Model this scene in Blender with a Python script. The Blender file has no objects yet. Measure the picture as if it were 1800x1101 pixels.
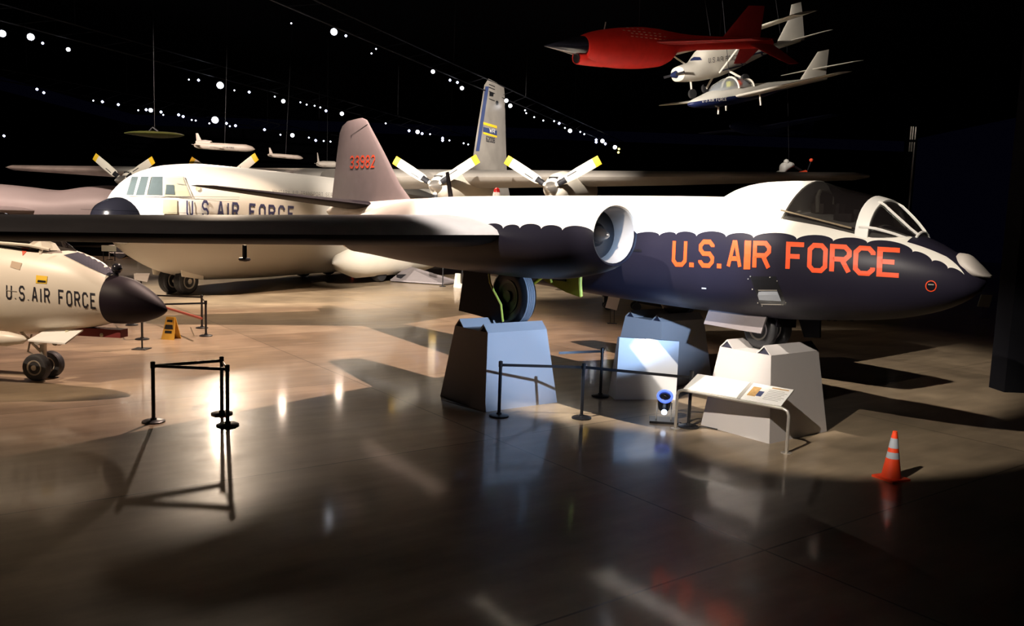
import bpy, bmesh, math, random
from mathutils import Vector, Matrix
from mathutils.bvhtree import BVHTree
from math import sin, cos, pi, atan, radians, sqrt
random.seed(7)
C = bpy.context.scene.collection

# ------------------------------------------------------------------ camera
FPX = 1420.0; CAMZ = 3.45
PITCH = atan(157/FPX); ROLL = atan(0.035)
fw = Vector((0, cos(PITCH), -sin(PITCH))); rt0 = Vector((1, 0, 0)); up0 = rt0.cross(fw)
rt = rt0*cos(ROLL)+up0*sin(ROLL); upv = up0*cos(ROLL)-rt0*sin(ROLL)
CAM = Vector((0, 0, CAMZ))
cd = bpy.data.cameras.new('camera'); cam = bpy.data.objects.new('camera', cd); C.objects.link(cam)
M = Matrix((rt, upv, -fw)).transposed().to_4x4(); M.translation = CAM
cam.matrix_world = M
cd.sensor_width = 36; cd.lens = FPX/1800*36; cd.clip_end = 500
bpy.context.scene.camera = cam

def ray(x, y): return (fw*FPX+rt*(x-900)+upv*(550.5-y)).normalized()
def on_plane(x, y, p, n):
    d = ray(x, y); return CAM+d*((p-CAM).dot(n)/d.dot(n))
def on_z(x, y, z=0.0): return on_plane(x, y, Vector((0, 0, z)), Vector((0, 0, 1)))
def on_y(x, y, d): return on_plane(x, y, Vector((0, d, 0)), Vector((0, 1, 0)))

# ------------------------------------------------------------------ world, exposure, lights
sc = bpy.context.scene
w = bpy.data.worlds.new('world'); sc.world = w; w.use_nodes = True
w.node_tree.nodes['Background'].inputs[0].default_value = (0.05, 0.05, 0.2, 1)
w.node_tree.nodes['Background'].inputs[1].default_value = 0.01
sc.view_settings.view_transform = 'Standard'; sc.view_settings.look = 'None'
sc.view_settings.gamma = 1; sc.view_settings.use_curve_mapping = False
sc.view_settings.exposure = 0.0

WARM = (1.0, 0.78, 0.58); WHITE = (1.0, 0.9, 0.78); BLUE = (0.42, 0.63, 1.0); PINK = (1.0, 0.72, 0.6)
def spot(name, loc, target, watts, angle, col=WARM, blend=0.4, rad=0.15):
    l = bpy.data.lights.new(name, 'SPOT'); l.energy = watts; l.color = col
    l.spot_size = radians(angle); l.spot_blend = blend; l.shadow_soft_size = rad
    o = bpy.data.objects.new(name, l); C.objects.link(o); o.location = loc
    o.rotation_euler = (Vector(target)-Vector(loc)).to_track_quat('-Z', 'Y').to_euler()
    return o
# spots: far and glint ones at visible lamps, several others added to light targets
spot('nose_spot', (-4.5, 2.6, 9.8), (4.75, 13.45, 2.1), 11500, 23, WHITE, 0.3, 0.05)
spot('fuselage_spot', (-4.5, 9.0, 13.5), (1.9, 16.3, 4.1), 22000, 37, WHITE, 0.3, 0.1)
spot('tail_spot', (-14, 14, 13.5), (-4.5, 24.5, 5.0), 1700, 34, WHITE, 0.5, 0.1)
spot('floor_spot_far', tuple(on_z(385, 148, 12.9)), (-5.5, 10.0, 0), 9500, 16, WARM, 0.6, 0.3)
spot('floor_spot_glint_left', tuple(on_z(498, 178, 12.9)), (-4.5, 14, 0), 1200, 16, WARM, 0.6, 0.2)
spot('floor_spot_glint_right', tuple(on_z(601, 200, 12.9)), (-3, 14, 0), 1600, 16, WARM, 0.6, 0.2)
spot('floor_spot_overhead', (-4.5, 23.5, 13.4), (-4.8, 22.5, 0), 15000, 84, PINK, 0.5, 0.1)
spot('floor_spot_behind', (-9, 36, 13.4), (-7, 32, 0), 9000, 70, WARM, 0.6, 0.1)
spot('transport_nose_spot', (-22, 18, 13.5), (-13.5, 33, 4), 75000, 38, WHITE, 0.5, 0.1)
spot('transport_wing_spot', (-2, 22, 13.5), (-2, 42, 5.3), 55000, 46, WHITE, 0.6, 0.1)
spot('transport_outer_spot', (-28, 30, 13.5), (-20, 48, 5.5), 16000, 46, WHITE, 0.6, 0.1)
spot('transport_tail_spot', (14, 40, 13.4), (-1, 66, 11), 60000, 24, WHITE, 0.6, 0.1)
spot('far_left_jet_fill', (-40, 42, 13.4), (-33, 58, 4), 14000, 50, PINK, 0.6, 0.1)  # added lamp that brightens the pale jet
spot('interceptor_spot', (-14, 8, 13), (-10.2, 16, 1.6), 11000, 26, WARM, 0.5, 0.08)
spot('drone_spot', (-4, 7, 10.5), (2.2, 18.8, 8.2), 1100, 26, (1, .75, .6), 0.9, 0.1)
spot('hanging_trainer_spot', (-6, 22, 9.0), (9.6, 35, 10.2), 24000, 20, WHITE, 0.5, 0.1)
spot('back_floor_spot', (14, 34, 13.4), (9, 26, 0), 350, 66, WARM, 0.7, 0.1)
spot('missile_spot', (-22, 34, 13.5), (-18, 46, 6.5), 6000, 34, PINK, 0.5, 0.1)
spot('board_blue_spot', (2.1, 4.0, 4.4), (2.9, 16.6, 2.25), 9000, 17, BLUE, 0.9, 0.08)  # added low blue lamp for the glow on the board
spot('pedestal_blue_spot', (9.2, 4.5, 5.5), (.6, 15.0, 1.5), 11000, 15, BLUE, 0.9, 0.08)  # added so that only the pedestal's front face turns blue
spot('column_fill', (42, 84, 17), (45, 91.5, 14.5), 90, 40, WHITE, 0.6, 0.1)  # small added lamp so the pipes show
spot('small_missile_fill', (10, 34, 12), (14.3, 42, 7.1), 1500, 14, WHITE, 0.6, 0.1)  # added to make the little red and white craft visible
spot('foreground_fill', (-9.5, 4, 13.4), (-7, 10, 1.5), 480, 46, (1, .78, .6), 0.8, 0.2)  # added on the camera side for the wing's leading edge and near floor

# ------------------------------------------------------------------ materials
def nt(m): return m.node_tree.nodes, m.node_tree.links
def pbr(name, col, rough=0.5, metal=0.0, var=0.06, scale=3.0, bump=0.0, coat=0.0, trans=0.0, emit=None, es=0, alpha=1, spec=0.5):
    m = bpy.data.materials.new(name); m.use_nodes = True; n, l = nt(m); b = n['Principled BSDF']
    b.inputs['Roughness'].default_value = rough; b.inputs['Metallic'].default_value = metal
    b.inputs['Coat Weight'].default_value = coat; b.inputs['Coat Roughness'].default_value = 0.15
    b.inputs['Transmission Weight'].default_value = trans
    b.inputs['Specular IOR Level'].default_value = spec
    b.inputs['Alpha'].default_value = alpha
    if emit:
        b.inputs['Emission Color'].default_value = (*emit, 1); b.inputs['Emission Strength'].default_value = es
    tc = n.new('ShaderNodeTexCoord'); no = n.new('ShaderNodeTexNoise'); no.inputs['Scale'].default_value = scale
    no.inputs['Detail'].default_value = 6
    l.new(tc.outputs['Object'], no.inputs['Vector'])
    mx = n.new('ShaderNodeMix'); mx.data_type = 'RGBA'; l.new(no.outputs['Fac'], mx.inputs['Factor'])
    mx.inputs['A'].default_value = (*[max(0, c*(1-var)) for c in col], 1)
    mx.inputs['B'].default_value = (*[min(1, c*(1+var)) for c in col], 1)
    l.new(mx.outputs['Result'], b.inputs['Base Color'])
    if bump:
        bp = n.new('ShaderNodeBump'); bp.inputs['Strength'].default_value = bump; bp.inputs['Distance'].default_value = 0.01
        l.new(no.outputs['Fac'], bp.inputs['Height']); l.new(bp.outputs[0], b.inputs['Normal'])
    return m

def math_(n, l, op, a, b=None, c=None):
    q = n.new('ShaderNodeMath'); q.operation = op
    for i, v in enumerate((a, b, c)):
        if v is None: continue
        if isinstance(v, (int, float)): q.inputs[i].default_value = v
        else: l.new(v, q.inputs[i])
    return q.outputs[0]

def scallop(name, pts, high, low, nose=None, rough=0.42):
    """two-tone paint: low colour under a wavy line of arcs through the cusps pts [(x,z)] in object space"""
    m = bpy.data.materials.new(name); m.use_nodes = True; n, l = nt(m); b = n['Principled BSDF']
    b.inputs['Roughness'].default_value = rough
    tc = n.new('ShaderNodeTexCoord'); sp = n.new('ShaderNodeSeparateXYZ'); l.new(tc.outputs['Object'], sp.inputs[0])
    X, Y, Z = sp.outputs
    pts = sorted(pts); mask = None
    for (x0, z0), (x1, z1) in zip(pts, pts[1:]):
        cx, cz = (x0+x1)/2, (z0+z1)/2; r = (x1-x0)/2; h = min(0.1, max(0.05, r*0.32))
        s = (z1-z0)/(x1-x0)
        u = math_(n, l, 'MULTIPLY', math_(n, l, 'SUBTRACT', X, cx), 1/r)
        line = math_(n, l, 'MULTIPLY_ADD', math_(n, l, 'SUBTRACT', X, cx), s, cz)
        arc = math_(n, l, 'SQRT', math_(n, l, 'MAXIMUM', math_(n, l, 'SUBTRACT', 1.0, math_(n, l, 'MULTIPLY', u, u)), 0.0))
        top = math_(n, l, 'MULTIPLY_ADD', arc, h, line)
        below = math_(n, l, 'LESS_THAN', Z, top)
        inside = math_(n, l, 'LESS_THAN', math_(n, l, 'ABSOLUTE', u), 1.0)
        k = math_(n, l, 'MULTIPLY', below, inside)
        mask = k if mask is None else math_(n, l, 'MAXIMUM', mask, k)
    aft = math_(n, l, 'MULTIPLY', math_(n, l, 'LESS_THAN', X, pts[0][0]), math_(n, l, 'LESS_THAN', Z, pts[0][1]))
    fore = math_(n, l, 'MULTIPLY', math_(n, l, 'GREATER_THAN', X, pts[-1][0]), math_(n, l, 'LESS_THAN', Z, pts[-1][1]))
    mask = math_(n, l, 'MAXIMUM', mask, math_(n, l, 'MAXIMUM', aft, fore))
    if nose:
        ay = math_(n, l, 'ABSOLUTE', Y)
        a = math_(n, l, 'MULTIPLY', math_(n, l, 'GREATER_THAN', X, 6.84), math_(n, l, 'LESS_THAN', ay, math_(n, l, 'MULTIPLY_ADD', X, -.28, .37+.28*6.88)))
        a2 = math_(n, l, 'MULTIPLY', math_(n, l, 'GREATER_THAN', X, nose[0]), math_(n, l, 'LESS_THAN', ay, nose[1]))
        a = math_(n, l, 'MAXIMUM', a, a2)
        mask = math_(n, l, 'MAXIMUM', mask, a)
    l.new(math_(n, l, 'MULTIPLY_ADD', mask, -.33, .5), b.inputs['Specular IOR Level'])
    no = n.new('ShaderNodeTexNoise'); no.inputs['Scale'].default_value = 1.3; no.inputs['Detail'].default_value = 8
    l.new(tc.outputs['Object'], no.inputs['Vector'])
    mx = n.new('ShaderNodeMix'); mx.data_type = 'RGBA'; l.new(mask, mx.inputs['Factor'])
    mx.inputs['A'].default_value = (*high, 1); mx.inputs['B'].default_value = (*low, 1)
    hv = n.new('ShaderNodeHueSaturation'); l.new(mx.outputs['Result'], hv.inputs['Color'])
    l.new(math_(n, l, 'MULTIPLY_ADD', no.outputs['Fac'], 0.3, 0.85), hv.inputs['Value'])
    l.new(hv.outputs[0], b.inputs['Base Color'])
    return m

def floor_mat():
    m = bpy.data.materials.new('polished_concrete'); m.use_nodes = True; n, l = nt(m); b = n['Principled BSDF']
    tc = n.new('ShaderNodeTexCoord'); mp = n.new('ShaderNodeMapping'); mp.inputs['Rotation'].default_value[2] = radians(-36)
    l.new(tc.outputs['Object'], mp.inputs['Vector'])
    br = n.new('ShaderNodeTexBrick'); br.offset = 0.0; br.squash = 1
    br.inputs['Scale'].default_value = 1; br.inputs['Brick Width'].default_value = 7.3; br.inputs['Row Height'].default_value = 5.2
    br.inputs['Mortar Size'].default_value = 0.016; br.inputs['Mortar Smooth'].default_value = 0.3
    br.inputs['Color1'].default_value = (0.30, 0.235, 0.165, 1); br.inputs['Color2'].default_value = (0.40, 0.31, 0.22, 1)
    br.inputs['Mortar'].default_value = (0.11, 0.085, 0.06, 1); l.new(mp.outputs[0], br.inputs['Vector'])
    no = n.new('ShaderNodeTexNoise'); no.inputs['Scale'].default_value = 0.55; no.inputs['Detail'].default_value = 9; no.inputs['Roughness'].default_value = 0.65
    l.new(tc.outputs['Object'], no.inputs['Vector'])
    st = n.new('ShaderNodeMapping'); st.inputs['Scale'].default_value = (0.35, 1.6, 1); l.new(mp.outputs[0], st.inputs['Vector'])
    n2 = n.new('ShaderNodeTexNoise'); n2.inputs['Scale'].default_value = 2.2; n2.inputs['Detail'].default_value = 8; l.new(st.outputs[0], n2.inputs['Vector'])
    cr = n.new('ShaderNodeValToRGB'); cr.color_ramp.elements[0].position = 0.3; cr.color_ramp.elements[0].color = (.62, .6, .58, 1)
    cr.color_ramp.elements[1].position = 0.72; cr.color_ramp.elements[1].color = (1.2, 1.17, 1.1, 1); l.new(no.outputs['Fac'], cr.inputs[0])
    c2 = n.new('ShaderNodeValToRGB'); c2.color_ramp.elements[0].position = 0.3; c2.color_ramp.elements[0].color = (.75, .75, .75, 1)
    c2.color_ramp.elements[1].position = 0.7; c2.color_ramp.elements[1].color = (1.08, 1.08, 1.08, 1); l.new(n2.outputs['Fac'], c2.inputs[0])
    m1 = n.new('ShaderNodeMix'); m1.data_type = 'RGBA'; m1.blend_type = 'MULTIPLY'; m1.inputs['Factor'].default_value = 1
    l.new(br.outputs['Color'], m1.inputs['A']); l.new(cr.outputs[0], m1.inputs['B'])
    m2 = n.new('ShaderNodeMix'); m2.data_type = 'RGBA'; m2.blend_type = 'MULTIPLY'; m2.inputs['Factor'].default_value = 1
    l.new(m1.outputs['Result'], m2.inputs['A']); l.new(c2.outputs[0], m2.inputs['B'])
    l.new(m2.outputs['Result'], b.inputs['Base Color'])
    rr = n.new('ShaderNodeMapRange'); rr.inputs['From Min'].default_value = .3; rr.inputs['From Max'].default_value = .7
    rr.inputs['To Min'].default_value = 0.28; rr.inputs['To Max'].default_value = 0.42; l.new(no.outputs['Fac'], rr.inputs['Value'])
    l.new(rr.outputs[0], b.inputs['Roughness']); b.inputs['Specular IOR Level'].default_value = 0.2; b.inputs['Coat Weight'].default_value = 0.4; b.inputs['Coat Roughness'].default_value = 0.09; b.inputs['Coat IOR'].default_value = 1.4
    bp = n.new('ShaderNodeBump'); bp.inputs['Strength'].default_value = 0.1; bp.inputs['Distance'].default_value = 0.012
    l.new(n2.outputs['Fac'], bp.inputs['Height']); l.new(bp.outputs[0], b.inputs['Normal'])
    return m

def glass_mat(name, tint=(0.25, 0.2, 0.16), alpha=0.45, rough=0.04):
    m = bpy.data.materials.new(name); m.use_nodes = True; n, l = nt(m)
    b = n['Principled BSDF']; b.inputs['Base Color'].default_value = (*tint, 1); b.inputs['Roughness'].default_value = rough
    b.inputs['Coat Weight'].default_value = 1; b.inputs['Alpha'].default_value = alpha
    b.inputs['Coat Roughness'].default_value = 0.02
    return m

MAT = dict(
    floor=floor_mat(),
    dark=pbr('dark_hall_paint', (0.004, 0.004, 0.006), 0.9, spec=.1), radome=pbr('matte_black_radome', (0.012, 0.007, 0.012), 0.55, spec=.2), maroon=pbr('faded_tan_patch', (.5, .38, .27), .6),
    steel_dark=pbr('dark_steel', (0.02, 0.02, 0.025), 0.5, 0.4),
    white=pbr('white_aircraft_paint', (0.80, 0.77, 0.72), 0.4, var=.05, scale=1.2),
    white_w=pbr('warm_white_paint', (0.78, 0.72, 0.62), 0.4, var=.1, scale=.8),
    grey=pbr('grey_paint', (0.20, 0.175, 0.18), 0.5, var=.12),
    wing_grey=pbr('wing_grey_paint', (0.32, 0.31, 0.33), 0.5, var=.15),
    black=pbr('black_aircraft_paint', (0.009, 0.008, 0.012), 0.6, spec=.15),
    blk=pbr('black_plastic', (0.012, 0.012, 0.014), 0.35),
    blackgloss=pbr('glossy_black_radome', (0.01, 0.01, 0.015), 0.12, coat=1),
    red=pbr('orange_red_lettering', (0.86, 0.085, 0.015), 0.5, var=.03),
    redfin=pbr('red_serial_lettering', (0.85, 0.09, 0.035), 0.5, var=.05),
    navy=pbr('dark_blue_lettering', (0.045, 0.045, 0.12), 0.5),
    blackletter=pbr('black_lettering', (0.02, 0.02, 0.03), 0.5),
    ped=pbr('pedestal_grey_paint', (0.50, 0.47, 0.46), 0.55, var=.02),
    pedb=pbr('pedestal_blue_grey_paint', (0.36, 0.42, 0.50), 0.5, var=.02),
    pedin=pbr('pedestal_hollow_shade', (0.02, 0.02, 0.04), 0.8),  # colour stands for the shade inside the ridges
    board=pbr('white_board', (0.8, 0.82, 0.85), 0.45, var=.01),
    panel=pbr('white_printed_panel', (0.86, 0.85, 0.82), 0.35, var=.01),
    print=pbr('printed_text_grey', (0.35, 0.33, 0.3), 0.5),
    photo=pbr('printed_photo_tan', (0.55, 0.33, 0.12), 0.5, var=.5, scale=14),
    tube=pbr('brushed_metal_tube', (0.62, 0.58, 0.52), 0.3, 0.7),
    alu=pbr('bare_metal', (0.52, 0.48, 0.44), 0.32, 0.75, var=.15),
    aluw=pbr('dull_bare_metal_skin', (0.36, 0.33, 0.30), 0.45, 0.3, var=.3, scale=.9),
    tan=pbr('tan_exhaust_metal', (0.42, 0.33, 0.22), 0.4, 0.5, var=.2),
    tyre=pbr('tyre_rubber', (0.03, 0.03, 0.033), 0.55, bump=.2, scale=20),
    tyre_lit=pbr('lit_tread_rubber', (0.22, 0.23, 0.25), 0.6, bump=.2, scale=20),  # paler rubber: light on the tread put into its colour
    hub=pbr('wheel_hub_metal', (0.6, 0.56, 0.5), 0.35, 0.6),
    zinc=pbr('yellow_green_primer', (0.42, 0.38, 0.02), 0.5, var=.15),
    zincb=pbr('bright_yellow_edge', (0.85, 0.85, 0.12), 0.45),
    yellow=pbr('yellow_paint', (0.9, 0.58, 0.03), 0.45),
    wetyel=pbr('yellow_plastic', (0.75, 0.42, 0.05), 0.4),
    orange=pbr('orange_cone_rubber', (0.9, 0.07, 0.015), 0.5),
    refl=pbr('grey_reflective_band', (0.42, 0.45, 0.5), 0.35),
    glass=glass_mat('dark_canopy_glass', (0.010, 0.008, 0.008), 0.78),
    glassb=glass_mat('cockpit_window_glass', (0.10, 0.13, 0.14), 0.93, 0.08),
    seat=pbr('seat_olive_fabric', (0.12, 0.10, 0.08), 0.8),
    seatl=pbr('pale_headrest', (0.4, 0.37, 0.3), 0.7),
    interior=pbr('cockpit_interior_grey', (0.07, 0.06, 0.055), 0.7, var=.5, scale=12),
    cream=pbr('cream_panel', (0.55, 0.52, 0.36), 0.5),
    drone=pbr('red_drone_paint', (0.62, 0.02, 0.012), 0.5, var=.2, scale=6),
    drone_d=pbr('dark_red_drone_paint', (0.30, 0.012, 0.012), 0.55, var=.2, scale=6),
    trainw=pbr('trainer_white_paint', (0.82, 0.78, 0.70), 0.4),
    traind=pbr('trainer_dark_blue_paint', (0.02, 0.03, 0.10), 0.35),
    olive=pbr('olive_green_paint', (0.06, 0.065, 0.01), 0.6, var=.2),
    missile=pbr('pale_missile_paint', (0.62, 0.55, 0.48), 0.45, var=.1),
    greyjet=pbr('pale_grey_jet_paint', (0.55, 0.50, 0.50), 0.45, var=.08, scale=.6),
    blueband=pbr('blue_tail_band', (0.04, 0.06, 0.16), 0.5),
    lens=pbr('floodlight_highlight', (0.5, 0.6, 1), 0.1, emit=(0.55, 0.7, 1.0), es=4),  # glow for the floodlight's white highlight; its lens is black
    rim_glow=pbr('floodlight_rim_glow', (0.1, 0.15, 0.55), 0.3, emit=(0.1, 0.2, 1.0), es=1.2),  # rim glow stands in for blue highlights on the housing
    lamp=pbr('lit_lamp_white', (1, 1, 1), 0.3, emit=(0.86, 0.9, 1.0), es=14),
    lampb=pbr('lit_lamp_blue_white', (1, 1, 1), 0.3, emit=(0.62, 0.66, 1.0), es=9),
    lampy=pbr('lit_lamp_yellow', (1, 1, .5), 0.3, emit=(1.0, 0.85, 0.2), es=4),
    redlamp=pbr('red_beacon_glass', (0.5, 0.02, 0.02), 0.2),
    antig=pbr('dark_blue_grey_antiglare', (.06, .06, .085), .7, spec=.2),
    brown=pbr('brown_sensor_ball', (0.02, 0.02, 0.025), 0.08, coat=1),
    tape=pbr('red_white_tape', (0.5, 0.12, 0.08), 0.6),
    sign=pbr('grey_small_sign', (0.55, 0.5, 0.45), 0.5),
    magenta=pbr('dark_red_part', (0.18, 0.02, 0.02), 0.6),
)

# ------------------------------------------------------------------ geometry helpers
def link(name, verts, faces, mat, parent=None, smooth=False, mats=None, fmat=None):
    me = bpy.data.meshes.new(name); me.from_pydata([tuple(v) for v in verts], [], faces)
    bm = bmesh.new(); bm.from_mesh(me); bmesh.ops.recalc_face_normals(bm, faces=bm.faces); bm.to_mesh(me); bm.free()
    for q in (mats or [mat]): me.materials.append(q)
    if fmat:
        for p, i in zip(me.polygons, fmat): p.material_index = i
    if smooth:
        for p in me.polygons: p.use_smooth = True
        try: me.set_sharp_from_angle(angle=radians(40))
        except Exception: pass
    o = bpy.data.objects.new(name, me); C.objects.link(o)
    if parent: o.parent = parent
    return o

class MB:
    def __init__(s): s.v = []; s.f = []
    def add(s, v, f):
        k = len(s.v); s.v += [Vector(q) for q in v]; s.f += [tuple(i+k for i in q) for q in f]; return s
    def box(s, c, size, rot=None):
        c = Vector(c); h = Vector(size)/2; R = rot or Matrix.Identity(3)
        v = [c+R @ Vector((x*h.x, y*h.y, z*h.z)) for z in (-1, 1) for y in (-1, 1) for x in (-1, 1)]
        return s.add(v, [(0, 2, 3, 1), (4, 5, 7, 6), (0, 1, 5, 4), (2, 6, 7, 3), (0, 4, 6, 2), (1, 3, 7, 5)])
    def hexa(s, b, t): # 4 bottom pts, 4 top pts
        return s.add(list(b)+list(t), [(3, 2, 1, 0), (4, 5, 6, 7)]+[(i, (i+1) % 4, (i+1) % 4+4, i+4) for i in range(4)])
    def slab(s, poly, n):     # polygon given thickness vector n
        k = len(poly); n = Vector(n); v = [Vector(p) for p in poly]
        return s.add(v+[p+n for p in v], [tuple(range(k))[::-1], tuple(range(k, 2*k))]+[(i, (i+1) % k, (i+1) % k+k, i+k) for i in range(k)])
    def tube(s, pts, r, seg=10, cap=True):
        pts = [Vector(p) for p in pts]; rs = r if isinstance(r, (list, tuple)) else [r]*len(pts)
        rings = []
        u = None
        for i, p in enumerate(pts):
            d = ((pts[min(i+1, len(pts)-1)]-pts[max(i-1, 0)])).normalized()
            if u is None: u = d.orthogonal().normalized()
            u = (u-d*u.dot(d)).normalized(); v = d.cross(u)
            rings.append([p+(u*cos(a)+v*sin(a))*rs[i] for a in [2*pi*k/seg for k in range(seg)]])
        return s.loft(rings, cap)
    def loft(s, rings, cap=True, close=True):
        k = len(rings[0]); v = [p for r in rings for p in r]; f = []
        for i in range(len(rings)-1):
            for j in range(k if close else k-1):
                a = i*k+j; b = i*k+(j+1) % k; f.append((a, b, b+k, a+k))
        if cap: f += [tuple(range(k))[::-1], tuple(range((len(rings)-1)*k, len(rings)*k))]
        return s.add(v, f)
    def lathe(s, prof, o=(0, 0, 0), axis=(0, 0, 1), seg=24, cap=True):
        o = Vector(o); ax = Vector(axis).normalized(); u = ax.orthogonal().normalized(); v = ax.cross(u)
        return s.loft([[o+ax*h+(u*cos(a)+v*sin(a))*max(r, 1e-4) for a in [2*pi*k/seg for k in range(seg)]] for r, h in prof], cap)
    def sphere(s, c, r, seg=12, sc=(1, 1, 1)):
        c = Vector(c)
        return s.loft([[c+Vector((r*sin(t)*cos(a)*sc[0], r*sin(t)*sin(a)*sc[1], r*cos(t)*sc[2])) for a in [2*pi*k/seg for k in range(seg)]]
                       for t in [pi*(j+.02)/(seg//2*1.0+.04) for j in range(seg//2+1)]])
    def build(s, name, mat, parent=None, smooth=False, **k): return link(name, s.v, s.f, mat, parent, smooth, **k)

def pchip(xs, ys, x):
    n = len(xs); h = [xs[i+1]-xs[i] for i in range(n-1)]; d = [(ys[i+1]-ys[i])/h[i] for i in range(n-1)]
    m = [d[0]]+[0 if d[i-1]*d[i] <= 0 else 2*d[i-1]*d[i]/(d[i-1]+d[i]) for i in range(1, n-1)]+[d[-1]]
    i = 0
    while i < n-2 and x > xs[i+1]: i += 1
    t = min(1, max(0, (x-xs[i])/h[i]))
    return (2*t**3-3*t*t+1)*ys[i]+(t**3-2*t*t+t)*h[i]*m[i]+(-2*t**3+3*t*t)*ys[i+1]+(t**3-t*t)*h[i]*m[i+1]

def body_rings(tab, step=0.15, seg=36, e=1.0, y0=0, top_e=None):
    """tab: (x, ztop, zbot, halfwidth) rows -> smoothly interpolated rings"""
    tab = sorted(tab); xs = [r[0] for r in tab]; cols = [[r[i] for r in tab] for i in (1, 2, 3)]
    st = []
    for a, b in zip(xs, xs[1:]):
        k = max(1, int(round((b-a)/step))); st += [a+(b-a)*i/k for i in range(k)]
    st.append(xs[-1]); rings = []
    for x in st:
        zt, zb, hw = [pchip(xs, c, x) for c in cols]; zc = (zt+zb)/2; h = (zt-zb)/2; ring = []
        for k in range(seg):
            a = 2*pi*k/seg; ca, sa = cos(a), sin(a)
            ring.append(Vector((x, y0+hw*math.copysign(abs(ca)**e, ca), zc+h*math.copysign(abs(sa)**e, sa))))
        rings.append(ring)
    return rings

AF = [(0, 0), (.015, .28), (.05, .5), (.12, .72), (.22, .92), (.35, 1.0), (.5, .92), (.7, .64), (.88, .3), (1, .03)]
def foil(le, te, th, n):
    le = Vector(le); te = Vector(te); n = Vector(n).normalized()
    up = [le+(te-le)*c+n*h*th/2 for c, h in AF]; lo = [le+(te-le)*c-n*h*th/2 for c, h in AF[1:]]
    return up+lo[::-1]
def wing_mb(secs, n):
    return MB().loft([foil(a, b, t, n) for a, b, t in secs])

def root(name, label, cat, loc=(0, 0, 0), fwd=(1, 0, 0), roll=0, group=None):
    o = bpy.data.objects.new(name, None); C.objects.link(o); o.empty_display_size = .3
    f = Vector(fwd).normalized(); l = Vector((0, 0, 1)).cross(f).normalized(); u = f.cross(l)
    if roll: 
        l, u = l*cos(roll)+u*sin(roll), u*cos(roll)-l*sin(roll)
    m = Matrix((f, l, u)).transposed().to_4x4(); m.translation = Vector(loc)
    o.rotation_euler = m.to_euler(); o.location = loc
    o['label'] = label; o['category'] = cat
    if group: o['group'] = group
    o.matrix_world = m
    return o
def tag(o, label, cat, group=None):
    o['label'] = label; o['category'] = cat
    if group: o['group'] = group
    return o
def struct(o): o['kind'] = 'structure'; return o
def mat_of(o): return o.matrix_world.copy()

class Surf:
    """ray-castable copy of a part's mesh in world space, for laying markings on the real surface"""
    def __init__(s, mbs, M):
        v = []; f = []
        for mb in mbs:
            k = len(v); v += [M @ p for p in mb.v]; f += [tuple(i+k for i in q) for q in mb.f]
        s.t = BVHTree.FromPolygons(v, f); s.Mi = M.inverted(); s.M = M
    def px(s, x, y, off=0.006):
        d = ray(x, y); h = s.t.ray_cast(CAM, d)
        if h[0] is None:
            h = s.t.find_nearest(CAM+d*(s.M.translation-CAM).length)
        n = h[1] if h[1].dot(d) < 0 else -h[1]
        return s.Mi @ (h[0]+n*off)

def decal(surf, polys, name, mat, parent, off=0.006, cell=4, smooth=False):
    """polys: convex pixel-frame outlines; each is cut into cells and laid on the surface"""
    bm = bmesh.new()
    for p in polys:
        try: bm.faces.new([bm.verts.new((x, y, 0)) for x, y in p])
        except Exception: pass
    xs = [v.co.x for v in bm.verts]; ys = [v.co.y for v in bm.verts]
    for ax, lo, hi in ((0, min(xs), max(xs)), (1, min(ys), max(ys))):
        c = lo+cell
        while c < hi:
            nrm = (1, 0, 0) if ax == 0 else (0, 1, 0); co = (c, 0, 0) if ax == 0 else (0, c, 0)
            bmesh.ops.bisect_plane(bm, geom=bm.verts[:]+bm.edges[:]+bm.faces[:], plane_co=co, plane_no=nrm); c += cell
    bmesh.ops.remove_doubles(bm, verts=bm.verts, dist=0.001)
    bm.verts.index_update()
    v = [surf.px(q.co.x, q.co.y, off) for q in bm.verts]; f = [[q.index for q in fc.verts] for fc in bm.faces]
    bm.free()
    return link(name, v, f, mat, parent, smooth)

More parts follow.
